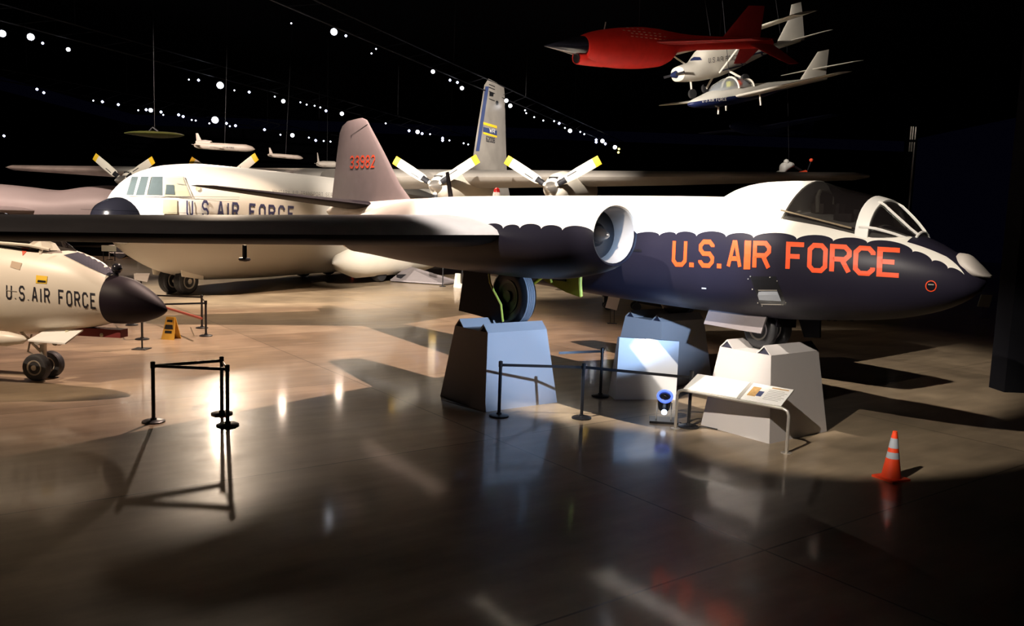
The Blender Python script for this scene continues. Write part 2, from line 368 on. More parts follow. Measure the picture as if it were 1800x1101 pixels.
# block lettering: centre lines on a 4 x 6 grid
G = {
 'U': [[(0, 6), (0, 1), (1, 0), (3, 0), (4, 1), (4, 6)]], 'S': [[(4, 4.7), (4, 5), (3, 6), (1, 6), (0, 5), (0, 4), (1, 3), (3, 3), (4, 2), (4, 1), (3, 0), (1, 0), (0, 1), (0, 1.3)]],
 '.': [[(2, 0), (2, .5)]], 'A': [[(0, 0), (1.7, 6), (2.3, 6), (4, 0)], [(.8, 2), (3.2, 2)]], 'I': [[(2, 0), (2, 6)]],
 'R': [[(0, 0), (0, 6), (3, 6), (4, 5), (4, 4), (3, 3), (0, 3)], [(2.3, 3), (4, 0)]], 'F': [[(0, 0), (0, 6), (4, 6)], [(0, 3.1), (3, 3.1)]],
 'O': [[(1, 0), (3, 0), (4, 1), (4, 5), (3, 6), (1, 6), (0, 5), (0, 1), (1, 0)]], 'C': [[(4, 4.5), (4, 5), (3, 6), (1, 6), (0, 5), (0, 1), (1, 0), (3, 0), (4, 1), (4, 1.5)]],
 'E': [[(4, 6), (0, 6), (0, 0), (4, 0)], [(0, 3.1), (3, 3.1)]], '3': [[(0, 5), (1, 6), (3, 6), (4, 5), (4, 4), (3, 3), (1.2, 3)], [(3, 3), (4, 2), (4, 1), (3, 0), (1, 0), (0, 1)]],
 '9': [[(0, 1), (1, 0), (3, 0), (4, 1), (4, 5), (3, 6), (1, 6), (0, 5), (0, 4), (1, 3), (4, 3)]], '8': [[(1, 3), (0, 4), (0, 5), (1, 6), (3, 6), (4, 5), (4, 4), (3, 3), (1, 3), (0, 2), (0, 1), (1, 0), (3, 0), (4, 1), (4, 2), (3, 3)]],
 '2': [[(0, 5), (1, 6), (3, 6), (4, 5), (4, 4), (0, 0), (4, 0)]], '6': [[(4, 5), (3, 6), (1, 6), (0, 5), (0, 1), (1, 0), (3, 0), (4, 1), (4, 2), (3, 3), (0, 3)]],
 '0': [[(1, 0), (3, 0), (4, 1), (4, 5), (3, 6), (1, 6), (0, 5), (0, 1), (1, 0)]], 'W': [[(0, 6), (1, 0), (2, 4), (3, 0), (4, 6)]],
 'M': [[(0, 0), (0, 6), (2, 2), (4, 6), (4, 0)]], 'L': [[(0, 6), (0, 0), (4, 0)]], 'T': [[(0, 6), (4, 6)], [(2, 6), (2, 0)]], 'Y': [[(0, 6), (2, 3), (4, 6)], [(2, 3), (2, 0)]],
 'N': [[(0, 0), (0, 6), (4, 0), (4, 6)]], 'P': [[(0, 0), (0, 6), (3, 6), (4, 5), (4, 4), (3, 3), (0, 3)]], 'V': [[(0, 6), (2, 0), (4, 6)]], 'D': [[(0, 0), (0, 6), (3, 6), (4, 5), (4, 1), (3, 0), (0, 0)]],
 'G': [[(4, 4.5), (4, 5), (3, 6), (1, 6), (0, 5), (0, 1), (1, 0), (3, 0), (4, 1), (4, 3), (2.3, 3)]],
}
def strokes(ch, wd):
    """quads (0..1 box) of a glyph with mitred joins; wd = stroke width in grid units (grid 4x6)"""
    out = []; h = wd/2
    for line in G[ch]:
        P = [Vector(p) for p in line]; n = len(P); closed = (P[0]-P[-1]).length < 1e-6; L = []; Rr = []
        for i in range(n):
            a = P[i-1] if i > 0 else (P[-2] if closed else None); b = P[i+1] if i < n-1 else (P[1] if closed else None)
            d1 = (P[i]-a).normalized() if a else (b-P[i]).normalized(); d2 = (b-P[i]).normalized() if b else d1
            t = (d1+d2); t = t.normalized() if t.length > 1e-3 else d1; nn = Vector((-t.y, t.x)); k = h/max(.35, nn.dot(Vector((-d1.y, d1.x))))
            L.append(P[i]+nn*k); Rr.append(P[i]-nn*k)
        for i in range(n-1): out.append([L[i], L[i+1], Rr[i+1], Rr[i]])
    S = 4+wd; T = 6+wd
    return [[((p.x+h)/S, (p.y+h)/T) for p in q] for q in out]
def bil(q, u, v):  # q: TL,TR,BR,BL pixel corners, v up
    tl, tr, br, bl = [Vector(c) for c in q]; a = bl.lerp(br, u); b = tl.lerp(tr, u); return tuple(a.lerp(b, v))
def text_px(surf, text, quad, name, mat, parent, wd=1.0, gap=.22, off=.008, cell=5):
    adv = {'.': .45, 'I': .36, ' ': .7}
    ws = [adv.get(c, 1.0) for c in text]; tot = sum(ws)+gap*(len(text)-1); x = 0; polys = []
    for c, wch in zip(text, ws):
        if c != ' ':
            for q in strokes(c, wd):
                pts = []
                for u, v in q:
                    if c == 'I' or c == '.': uu = x+wch/2+(u-.5)*1.0
                    else: uu = x+u*wch
                    pts.append(bil(quad, uu/tot, v))
                polys.append(pts)
        x += wch+gap
    return decal(surf, polys, name, mat, parent, off, cell)

# ------------------------------------------------------------------ the hall
struct(MB().box((0, 70, -0.1), (150, 180, .2)).build('floor', MAT['floor']))
struct(MB().box((0, 70, 22.2), (150, 180, .4)).build('ceiling', MAT['dark']))
struct(MB().box((0, 160, 10), (150, .4, 20)).build('wall_back', MAT['dark']))
struct(MB().box((-75, 70, 10), (.4, 180, 20)).build('wall_left', MAT['dark']))
struct(MB().box((0, -20, 10), (150, .4, 20)).build('wall_front', MAT['dark']))
wr = MB(); p0 = on_z(1765, 690)
# right-hand black partition: its near edge stands at p0 and it runs back and to the right
wr.box((p0.x+9, p0.y+.3, 7), (18, .6, 14))
struct(wr.build('wall_right', MAT['dark']))

# ------------------------------------------------------------------ main aircraft (jet bomber on pedestals)
BZ = 1.45
Fb = Vector((.6, -.8, 0)); Lb = Vector((.8, .6, 0)); Ab = Vector((1.85, 17.4, 0))
b57 = root('jet_bomber', 'black jet bomber with white scalloped top and big orange nose lettering, on grey pedestals', 'airplane', Ab+Vector((0, 0, BZ)), Fb)
MW = mat_of(b57)
def zz(mb):
    for v in mb.v: v.z -= BZ
    return mb
fus = MB().loft(body_rings([
    (7.80, 2.92, 2.86, .02), (7.74, 3.00, 2.74, .12), (7.6, 3.11, 2.62, .27), (7.35, 3.26, 2.47, .43), (7.05, 3.41, 2.35, .56), (6.7, 3.54, 2.25, .68),
    (6.2, 3.65, 2.16, .82), (5.6, 3.75, 2.09, .93), (4.9, 3.84, 2.02, 1.0), (4.1, 3.98, 1.98, 1.04), (3.2, 4.07, 1.97, 1.06), (1.4, 4.10, 1.98, 1.07),
    (-1.0, 4.12, 2.03, 1.06), (-4.4, 4.13, 2.15, .98), (-8, 4.07, 2.65, .72), (-11, 4.0, 3.1, .46), (-13.4, 3.9, 3.4, .22), (-14.1, 3.72, 3.58, .05)], step=.12, seg=48, e=.94))
zz(fus)
fsurf = Surf([fus], MW)
cusps = [(1104.5, 420), (1158.7, 415), (1188, 413), (1224, 416), (1276, 417.5), (1324, 419), (1400, 422), (1464, 425), (1524, 428.5), (1603.6, 444), (1638, 460.5), (1666, 473), (1697, 488)]
cl = [fsurf.px(x, y, 0) for x, y in cusps]
cl = [(p.x, p.z) for p in cl]
x0, z0 = cl[0]; cl = [(x0-1.0*k, z0+.02*k) for k in range(6, 0, -1)]+cl
MAT['b57'] = scallop('white_over_black_scalloped_paint', cl, (0.80, 0.76, 0.68), (0.017, 0.015, 0.026), nose=(6.35, .24))
fo = fus.build('fuselage', MAT['b57'], b57, True)
# canopy, turtleback, windshield share one humped profile
hump = [(3.05, 4.00, .04), (3.3, 4.09, .30), (3.6, 4.21, .46), (3.9, 4.28, .55), (4.3, 4.32, .60), (4.7, 4.325, .62), (5.2, 4.28, .62), (5.7, 4.17, .61), (6.1, 4.07, .59), (6.36, 3.99, .56), (6.5, 3.88, .51), (6.65, 3.75, .43), (6.8, 3.60, .31), (6.88, 3.52, .22)]
def hump_ring(x, r=0, zb=None, n=18, sh=0):
    xs = [h[0] for h in hump]; zt = pchip(xs, [h[1] for h in hump], x)-r; hw = pchip(xs, [h[2] for h in hump], x)-r
    zb = pchip([3.0, 4.8, 5.0, 6.1, 7.1], [3.7, 3.64, 3.6, 3.44, 3.25], x) if zb is None else zb
    return [Vector((x+sh*sin(a), hw*cos(a), zb-BZ+(zt-zb)*sin(a)**.9)) for a in [pi*i/n for i in range(n+1)]]
def hump_mb(xs, r=0, th=.02, sh=0):
    a = [hump_ring(x, r, sh=sh) for x in xs]; b = [hump_ring(x, r+th, sh=sh) for x in xs]; m = MB(); n = len(a[0]); 
    m.loft([p+q[::-1] for p, q in zip(a, b)])
    return m
def lin(a, b, n): return [a+(b-a)*i/n for i in range(n+1)]
rings = [hump_ring(x) for x in lin(3.06, 4.85, 14)]
# the back of the glass is cut as an arc leaning forward at the top
rings += [[p+Vector((.28*sin(pi*i/18)**.8*k, 0, 0)) for i, p in enumerate(hump_ring(4.85))] for k in (.33, .66, 1)]
MB().loft(rings, close=False).build('canopy_fairing', MAT['white'], fo, True)
gl = [[p+Vector((.28*sin(pi*i/18)**.8*max(0, 1-k/6), 0, 0)) for i, p in enumerate(hump_ring(x, .012))] for k, x in enumerate(lin(4.87, 6.18, 16))]
can = MB().loft(gl, cap=False, close=False).build('canopy', MAT['glass'], b57, True)
MB().loft([hump_ring(4.85, .03), hump_ring(4.85, .6)]).build('canopy_bulkhead', MAT['seat'], can)
hump_mb(lin(6.15, 6.34, 3), -.012, .06).build('windshield_arch', MAT['white'], b57, True)
wg = MB().loft([hump_ring(x, .012) for x in lin(6.33, 6.87, 8)], cap=False, close=False).build('windshield_glass', MAT['glass'], b57, True)
wf = MB()
def hp(x, a, r=-.008):
    xs = [h[0] for h in hump]; zt = pchip(xs, [h[1] for h in hump], x)-r; hw = pchip(xs, [h[2] for h in hump], x)-r
    zb = pchip([3.0, 4.8, 5.0, 6.1, 7.1], [3.7, 3.64, 3.6, 3.44, 3.25], x)
    return Vector((x, hw*cos(a), zb-BZ+(zt-zb)*sin(a)**.9))
for s in (0, 1):
    f = (lambda a: a) if s == 0 else (lambda a: pi-a)
    wf.tube([hp(x, f(pi/2-.45-.3*(x-6.3))) for x in lin(6.3, 6.88, 6)], .02, 6)
    wf.tube([hp(x, f(.22+.2*(x-6.2)/.7)) for x in lin(6.2, 6.88, 6)], .022, 6)
wf.tube([hp(6.87, a) for a in lin(.4, pi-.5, 8)], .02, 6)
wf.build('windshield_frame', MAT['white'], b57, True)
sill = MB()
for s in (1, -1): sill.tube([(x, s*.6, pchip([4.8, 6.1], [3.83, 3.56], x)-BZ) for x in lin(4.85, 6.1, 5)], .014, 6)
sill.build('canopy_rail', MAT['tan'], can)
MB().loft([[Vector((x, y, z-BZ)) for y, z in ((-.5, 3.8-.2*(x-4.9)), (.5, 3.8-.2*(x-4.9)), (.5, 3.5-.15*(x-4.9)), (-.5, 3.5-.15*(x-4.9)))] for x in (4.88, 6.25)]).build('cockpit_tub', MAT['interior'], b57)
st = MB()
st.box((5.22, 0, 3.93-BZ), (.1, .34, .36)).box((5.25, 0, 3.86-BZ), (.22, .42, .16))
so = st.build('ejection_seat', MAT['seat'], b57)
MB().tube([(5.26, -.2, 3.80-BZ), (5.24, -.2, 4.05-BZ), (5.22, -.12, 4.14-BZ), (5.22, .12, 4.14-BZ), (5.24, .2, 4.05-BZ), (5.26, .2, 3.8-BZ)], .035, 8).build('headrest', MAT['seatl'], so, True)
MB().box((5.62, -.15, 3.83-BZ), (.05, .18, .22)).box((6.0, 0, 3.78-BZ), (.2, .5, .14)).box((5.8, -.34, 3.72-BZ), (.3, .08, .12)).build('instrument_panel', MAT['interior'], b57)
# nose cap bump
nc = MB().loft(body_rings([(7.36, 3.20, 3.06, .02), (7.42, 3.26, 2.98, .15), (7.52, 3.25, 2.93, .21), (7.68, 3.12, 2.92, .2), (7.80, 3.0, 2.93, .14), (7.86, 2.97, 2.94, .04)], step=.04, seg=24)); zz(nc)
nc.build('nose_fairing', MAT['sign'], b57, True)
# wings
for s, nm in ((-1, 'wing'), (1, 'wing')):
    secs = [((1.9, s*.7, 3.26), (-4.1, s*.7, 3.35), .74), ((1.45, s*3.6, 3.25), (-3.7, s*3.6, 3.34), .60), ((1.3, s*6, 3.2), (-3.0, s*6, 3.32), .5), ((1.05, s*9, 3.15), (-2.0, s*9, 3.26), .40), ((.9, s*11.3, 3.13), (-1.4, s*11.3, 3.22), .32), ((.5, s*11.8, 3.14), (-1.2, s*11.8, 3.2), .16)]
    wm = zz(wing_mb(secs, (0, 0, 1)))
    ns = len(AF); K = 2*ns-1; fm = []
    for i in range(len(secs)-1):
        for j in range(K): fm.append(0 if j < ns-1 else 1)
    fm += [1, 1]
    wo = wm.build('wing', None, b57, True, mats=[MAT['wing_grey'], MAT['black']], fmat=fm)
    ail = MB()
    for (a, b) in (((-1.05, 6.6), (-1.05, 9.2)),):
        ail.box((-1.0, s*8.2, 3.44-BZ), (.012, 3.2, .004)).box((-.5, s*6.6, 3.46-BZ), (1.0, .012, .004))
    ail.build('panel_line', MAT['blk'], wo)
    if s < 0:
        pb = on_plane(430, 458, Ab+Vector((0, 0, 0))-Lb*6.6, Lb); pl_ = MW.inverted() @ pb
        x = pl_.x; y = -6.6; zb = pl_.z
        MB().box((x, y, zb+.14), (.12, .05, .32)).lathe([(.02, -.02), (.10, -.01), (.12, .02), (.10, .05), (.03, .06)], (x, y, zb), (0, 0, 1), 14).build('wing_antenna', MAT['blk'], wo, True)
# nacelles
for s in (-1, 1):
    y = s*3.0
    prof = [(3.56, .47, 3.32), (3.52, .50, 3.32), (3.40, .55, 3.31), (3.0, .625, 3.28), (2.2, .70, 3.23), (1, .735, 3.22), (-1, .735, 3.22), (-3, .67, 3.2), (-4.6, .53, 3.13), (-5.6, .42, 3.05)]
    nm = MB(); rg = []
    xs = sorted(p[0] for p in prof); pr = sorted(prof)
    for x in lin(-5.6, 3.3, 60)+[3.35, 3.40, 3.45, 3.49, 3.52, 3.54, 3.555]:
        r = pchip(xs, [p[1] for p in pr], x); zc = pchip(xs, [p[2] for p in pr], x)
        rg.append([Vector((x, y+r*cos(a), zc-BZ+r*sin(a))) for a in [2*pi*k/40 for k in range(40)]])
    for x, r in ((3.54, .45), (3.4, .43), (3.2, .42), (3.06, .42)):
        rg.append([Vector((x, y+r*cos(a), 3.32-BZ+r*sin(a))) for a in [2*pi*k/40 for k in range(40)]])
    nm.loft(rg)
    if s < 0:
        nsurf = Surf([nm], MW)
        nc_ = [nsurf.px(x, yy, 0) for x, yy in [(812, 398), (848, 402), (884, 402.5), (913.5, 402), (951, 403), (988.5, 405.5), (1043, 409)]]
        nc_ = [(p.x, p.z) for p in nc_]
        MAT['nac'] = scallop('white_over_black_nacelle_paint', nc_, (0.80, 0.76, 0.68), (0.009, 0.008, 0.014))
    no_ = nm.build('engine_nacelle', MAT['nac'], b57, True)
    MB().lathe([(.40, 0), (.405, .25), (.44, .44)], (3.08, y, 3.32-BZ), (1, 0, 0), 32, cap=False).build('intake_duct', MAT['sign'], no_, True)
    MB().lathe([(.401, 0), (.401, .02)], (3.09, y, 3.32-BZ), (1, 0, 0), 32).build('compressor_face', MAT['blk'], no_, True)
    MB().lathe([(.12, 0), (.11, .1), (.075, .2), (.035, .27), (.005, .3)], (3.12, y, 3.32-BZ), (1, 0, 0), 20).build('intake_spinner', MAT['alu'], no_, True)
    MB().lathe([(.40, 0), (.37, .3), (.34, .45), (.30, .45), (.3, .1)], (-5.55, y, 3.05-BZ), (-1, 0, 0), 24).build('exhaust_nozzle', MAT['tan'], no_, True)
    MB().lathe([(.2, 0), (.14, .06)], (3.105, y, 3.32-BZ), (1, 0, 0), 16).build('compressor_hub', MAT['blk'], no_, True)
# fin and tailplane
fin = zz(wing_mb([((-8.0, 0, 3.9), (-13.85, 0, 3.8), .42), ((-8.9, 0, 4.5), (-13.75, 0, 4.2), .34), ((-9.95, 0, 5.5), (-13.45, 0, 5.4), .26), ((-10.9, 0, 6.35), (-13.2, 0, 6.3), .18), ((-11.15, 0, 6.58), (-13.0, 0, 6.52), .12), ((-11.5, 0, 6.68), (-12.6, 0, 6.66), .05)], (0, 1, 0)))
fino = fin.build('tail_fin', MAT['grey'], b57, True)
finsurf = Surf([fin], MW)
text_px(finsurf, '33982', [(616, 274), (660, 272.5), (659, 295), (615, 296.5)], 'serial_number', MAT['redfin'], fino, 1.0, .3, .01, 4)
decal(finsurf, [[(617, 238), (618, 238), (647, 219), (646.3, 218.3)], [(617, 238), (618, 238), (618, 242), (617, 242)]], 'rudder_line', MAT['blk'], fino)
for s in (-1, 1):
    zz_ = zz(wing_mb([((-10.0, s*.2, 3.86), (-13.3, s*.2, 3.86), .30), ((-11.0, s*2.4, 4.05), (-13.4, s*2.4, 4.05), .2), ((-11.9, s*4.5, 4.24), (-13.4, s*4.5, 4.24), .1), ((-12.5, s*4.85, 4.27), (-13.4, s*4.85, 4.27), .03)], (0, 0, 1)))
    zz_.build('tailplane', MAT['black'], b57, True)
# big lettering
lt = [('U', 1183, 1209), ('.', 1212, 1220), ('S', 1229.5, 1257), ('.', 1260.5, 1268.5), ('A', 1279.5, 1305.5), ('I', 1309.5, 1321), ('R', 1324.5, 1356.5), ('F', 1382.5, 1418), ('O', 1420.5, 1456), ('R', 1459.5, 1498), ('C', 1501, 1540), ('E', 1542.5, 1587)]
def ytop(x): return pchip([1183, 1386, 1587], [420, 425.5, 437], x)
def ybot(x): return pchip([1183, 1386, 1587], [468.5, 477, 489], x)
polys = []
for ch, a, b in lt:
    q = [(a, ytop(a)), (b, ytop(b)), (b-2, ybot(b)), (a-2, ybot(a))]
    if ch == '.': polys.append([(a, ybot(a)-8), (b, ybot(b)-8), (b, ybot(b)), (a, ybot(a))])
    elif ch == 'I': polys.append(q)
    else: polys += [[bil(q, u, v) for u, v in s_] for s_ in strokes(ch, 1.15)]
decal(fsurf, polys, 'nose_lettering', MAT['red'], fo, .008, 5)['label'] = 'orange block lettering reading U.S. AIR FORCE'
# rescue plate
pq = [(1360.5, 367.5), (1403.5, 375.5), (1398, 383), (1357, 372.5)]
decal(fsurf, [pq], 'rescue_plate', MAT['blk'], fo, .006, 6)
text_px(fsurf, 'FOR CANOPY AND', [bil(pq, .08, .88), bil(pq, .80, .88), bil(pq, .8, .58), bil(pq, .08, .58)], 'rescue_text', MAT['yellow'], fo, 1.0, .2, .01, 20)
text_px(fsurf, 'EMERGENCY RESCUE', [bil(pq, .08, .45), bil(pq, .94, .45), bil(pq, .94, .12), bil(pq, .08, .12)], 'rescue_text', MAT['yellow'], fo, 1.0, .2, .01, 20)
# round port ringed in red on the nose
cx, cy = 1636.5, 503
def ringp(r0, r1, n=20): return [[(cx+r0*cos(a), cy+r0*sin(a)), (cx+r1*cos(a), cy+r1*sin(a)), (cx+r1*cos(b), cy+r1*sin(b)), (cx+r0*cos(b), cy+r0*sin(b))] for a, b in [(2*pi*k/n, 2*pi*(k+1)/n) for k in range(n)]]
decal(fsurf, ringp(8.3, 10), 'port_ring', MAT['red'], fo, .006, 30)
decal(fsurf, [[(cx+7*cos(2*pi*k/14), cy+7*sin(2*pi*k/14)) for k in range(14)]], 'nose_port', MAT['blackgloss'], fo, .006, 30)
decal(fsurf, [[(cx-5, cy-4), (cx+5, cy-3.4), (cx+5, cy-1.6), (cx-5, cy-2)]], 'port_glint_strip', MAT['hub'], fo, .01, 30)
# camera bay in the side: dark opening, reflective pane, bolts
decal(fsurf, [[(1318, 486), (1364, 486), (1383, 536), (1337, 536)]], 'camera_bay', MAT['blk'], fo, .006, 6)
decal(fsurf, [[(1334, 513), (1339, 512), (1367, 512), (1374, 529), (1335, 527), (1332.5, 519)]], 'camera_window', MAT['refl'], fo, .012, 6)
decal(fsurf, [[(1333, 509), (1366, 509), (1367, 511), (1334, 511)]], 'camera_bay_trim', MAT['hub'], fo, .012, 8)
decal(fsurf, [[(1338, 533.5), (1374, 534), (1374.5, 535.5), (1339, 535)]], 'camera_bay_trim', MAT['hub'], fo, .012, 8)
for x, y in ((1319.5, 486), (1315.5, 490.5), (1354, 487.5), (1366.5, 494), (1323, 508.5), (1332.5, 532), (1340, 537), (1376.5, 535), (1381.5, 531.5)):
    MB().sphere(fsurf.px(x, y, .01), .012, 6).build('bay_bolt', MAT['hub'], fo)
decal(fsurf, [[(1234, 505.3), (1242, 505.8), (1242, 508), (1234, 507.5)]], 'latch_plate', MAT['panel'], fo, .01, 8)
decal(fsurf, [[(1112, 438), (1128, 439), (1128, 443), (1112, 442)]], 'vent_grille', MAT['blk'], fo, .008, 8)
# spine fittings
bc = MB().lathe([(.10, 0), (.10, .06), (.085, .12)], (-3.9, 0, 4.1-BZ), (0, 0, 1), 16).build('beacon_base', MAT['panel'], b57, True)
MB().lathe([(.085, .12), (.07, .2), (.03, .235), (.001, .24)], (-3.9, 0, 4.1-BZ), (0, 0, 1), 16).build('beacon_lens', MAT['redlamp'], bc, True)
MB().slab([(-5.95, -.02, 4.1-BZ), (-6.14, -.02, 4.1-BZ), (-6.32, -.02, 4.78-BZ), (-6.2, -.02, 4.8-BZ)], (0, .04, 0)).build('blade_antenna', MAT['blk'], b57)
fn2 = Surf([fus, nm, fin], MW)
fsn = Surf([fus], MW)
for q, mt in (((750, 360, 743, 373), 'blackletter'), ((761, 358, 753, 373), 'blackletter'), ((802, 355, 786, 371), 'redfin')):
    decal(Surf([fus, nm], MW), [[(q[0], q[1]), (q[0]+2, q[1]), (q[2]+2, q[3]), (q[2], q[3])]], 'walkway_stripe', MAT[mt], b57, .01, 5)
# gear ---------------------------------------------------------
def wheel_mb(o, r, w, ax=(0, 1, 0)):
    ax = Vector(ax).normalized(); t = MB(); h = w/2
    pr = [(r*.55, -h*.8), (r*.8, -h), (r*.93, -h*.85), (r*.985, -h*.55)]
    k = 5
    for i in range(k):
        a = -h*.5+h*i/k; b = -h*.5+h*(i+1)/k; d = b-a
        pr += [(r, a+d*.1), (r, a+d*.75), (r*.975, a+d*.8), (r*.975, a+d*.98)]
    pr += [(r*.985, h*.55), (r*.93, h*.85), (r*.8, h), (r*.55, h*.8)]
    t.lathe(pr, o, ax, 36, True)
    return t
def hub_mb(o, r, w, ax=(0, 1, 0)):
    h = w/2; return MB().lathe([(.03*r, -h*.95), (r*.2, -h*1.0), (r*.2, -h*.7), (r*.42, -h*.66), (r*.5, -h*.9), (r*.57, -h*.93), (r*.57, h*.93), (r*.5, h*.9), (r*.42, h*.66), (r*.2, h*.7), (r*.2, h), (.03*r, h*.95)], o, ax, 24)
for s in (-1, 1):
    y = s*2.4; x = .15
    g = MB().tube([(x+.05, y+s*-.28, 1.1), (x, y-s*.28, .58)], .07).tube([(x, y-s*.3, .58), (x, y+s*.1, .58)], .06).tube([(x+.7, y-s*.28, 1.1), (x, y-s*.28, .7)], .035)
    go = g.build('main_gear_leg', MAT['zinc'], b57, True)
    wm_ = wheel_mb((x, y, .58), .58, .34); nr = len(wm_.v)//36-1; tm = [1 if 3 <= i < nr-3 else 0 for i in range(nr) for _ in range(36)]+[0, 0]
    wo = wm_.build('main_wheel', None, go, True, mats=[MAT['blk'], MAT['tyre_lit']], fmat=tm)  # tread pale as if lit, sidewalls black as if in shade
    hub_mb((x, y, .58), .58, .34).build('wheel_hub', MAT['blk'], wo, True)  # black instead of metal: the hub's shade is in its colour
    yd = y+s*.27
    pts = [(-.62, 1.05), (-1.45, 1.05), (-1.62, .14), (-.98, .12), (-.6, .10), (-.1, .08), (-.14, .45), (-.42, .7), (-.55, .86)]
    d = MB().slab([(px+.22, yd, pz) for px, pz in pts], (0, s*-.04, 0)).build('gear_door', MAT['black'], go)
    ed = MB(); ep = [(-.58, 1.02), (-.52, .82), (-.38, .66), (-.13, .42), (-.05, .09)]
    ed.tube([(px+.24, yd, pz) for px, pz in ep], .022, 6); ed.build('door_edge', MAT['zincb'], d)
# inner door in yellow-green primer
dp = [(-.35, .98), (1.0, 1.15), (1.04, .62), (.62, .68), (-.1, .86)]
dy = -1.45
d = MB().slab([(x, dy, z) for x, z in dp], (0, .05, 0)).build('inner_gear_door', MAT['zinc'], b57)
MB().tube([(1.03, dy, 1.16), (1.05, dy-.02, .9), (1.07, dy, .64)], .035, 8).build('door_rib', MAT['zincb'], d, True)
MB().tube([(.16, dy-.03, .93), (.2, dy-.03, .84)], .03, 6).build('door_hook', MAT['zincb'], d, True)
MB().box((.42, dy-.02, .92), (.4, .03, .05)).build('door_handle_slot', MAT['blk'], d)
# nose gear
nx = 4.25; ny = .12
g = MB().tube([(nx+.05, ny, .7), (nx, ny, .28)], .05).tube([(nx, ny-.22, .29), (nx, ny+.22, .29)], .035).tube([(nx+.5, ny, .7), (nx+.02, ny, .42)], .025)
go = g.build('nose_gear_leg', MAT['hub'], b57, True)
for yy in (-.2, .2):
    wo = wheel_mb((nx, ny+yy, .32), .32, .17).build('nose_wheel', MAT['tyre'], go, True); hub_mb((nx, ny+yy, .32), .32, .17).build('wheel_hub', MAT['hub'], wo, True)
MB().slab([(3.35, -.38, .63), (4.2, -.38, .66), (4.56, -.38, .60), (4.50, -.42, .30), (4.2, -.42, .30), (3.27, -.42, .32)], (0, .04, 0)).build('nose_gear_door', MAT['grey'], go)
MB().slab([(4.6, .42, .62), (5.05, .42, .62), (5.05, .46, .25), (4.75, .46, .22)], (0, .04, 0)).build('nose_gear_door', MAT['black'], go)
MB().slab([(4.62, -.2, .6), (4.62, .35, .6), (4.62, .35, .38), (4.62, -.2, .42)], (.03, 0, 0)).build('strut_fairing', MAT['black'], go)
be = MB()
for x in (5.35, 5.5, 5.62, 5.9): MB().box((x, -.05, 2.075+(x-5.3)*.1-BZ), (.05, .02, .05)).build('belly_drain', MAT['blk'], b57)

# ------------------------------------------------------------------ pedestals
def pedestal(corner, Wb, Lw, Wt, Lt, h, mat, label, cont=None):
    c = Vector(corner)+Lb*Wb/2-Fb*Lw/2
    r = root('pedestal', label, 'pedestal', c, Fb, group=None)
    def rect(L, W, z): return [Vector((a*L/2, b*W/2, z)) for a, b in ((-1, -1), (1, -1), (1, 1), (-1, 1))]
    MB().hexa(rect(Lw, Wb, 0), rect(Lt, Wt, h)).build('pedestal_body', mat, r)
    for sx in (1, -1):
        x0 = sx*Lt/2; x1 = sx*(Lt/2-.30); xm = (x0+x1)/2
        rb = MB(); k = .018
        rb.slab([(x0, -Wt/2, h+.001), (xm, -Wt/2, h+.15), (xm-sx*.0, -Wt/2, h+.15-k*1.6), (x0-sx*k*1.6, -Wt/2, h+.001)], (0, Wt, 0))
        rb.slab([(x1, -Wt/2, h+.001), (xm, -Wt/2, h+.15), (xm, -Wt/2, h+.15-k*1.6), (x1+sx*k*1.6, -Wt/2, h+.001)], (0, Wt, 0))
        ro = rb.build('wheel_chock_ridge', mat, r)
        MB().slab([(x0-sx*.035, -Wt/2+.02, h+.001), (xm, -Wt/2+.02, h+.115), (x1+sx*.035, -Wt/2+.02, h+.001)], (0, Wt-.04, 0)).build('ridge_hollow_shade', MAT['pedin'], ro)  # dark prism filling the ridge, painted as the shade within
    return r
pedestal((-.43, 14.52, 0), 1.72, 1.56, 1.40, 1.12, 1.45-.02, MAT['ped'], 'grey angular pedestal under the near main wheel, left of the other two')
pedestal((3.28, 17.28, 0), 1.72, 1.56, 1.40, 1.12, 1.45-.02, MAT['ped'], 'blue-lit angular pedestal behind the white board, under the far main wheel')
pedestal((4.3, 12.97, 0), 1.66, 1.44, 1.36, 1.06, 1.45-.02, MAT['ped'], 'pale grey angular pedestal under the nose wheels, behind the information rail')

# white board
a = on_z(1081, 703); b = on_z(1188, 703); d = (b-a).normalized(); n = Vector((-d.y, d.x, 0))
bd = MB().hexa([a, b, b+n*.5, a+n*.5], [a+Vector((0, 0, 1.27))+d*.03, b+Vector((0, 0, 1.2)), b+n*.12+Vector((0, 0, 1.2)), a+n*.12+Vector((0, 0, 1.27))+d*.03])
cen = (a+b)/2; 
for v in bd.v: v -= cen
o = bd.build('display_board', MAT['board']); o.location = cen
tag(o, 'plain white upright board standing on the floor in front of the blue-lit pedestal', 'board')

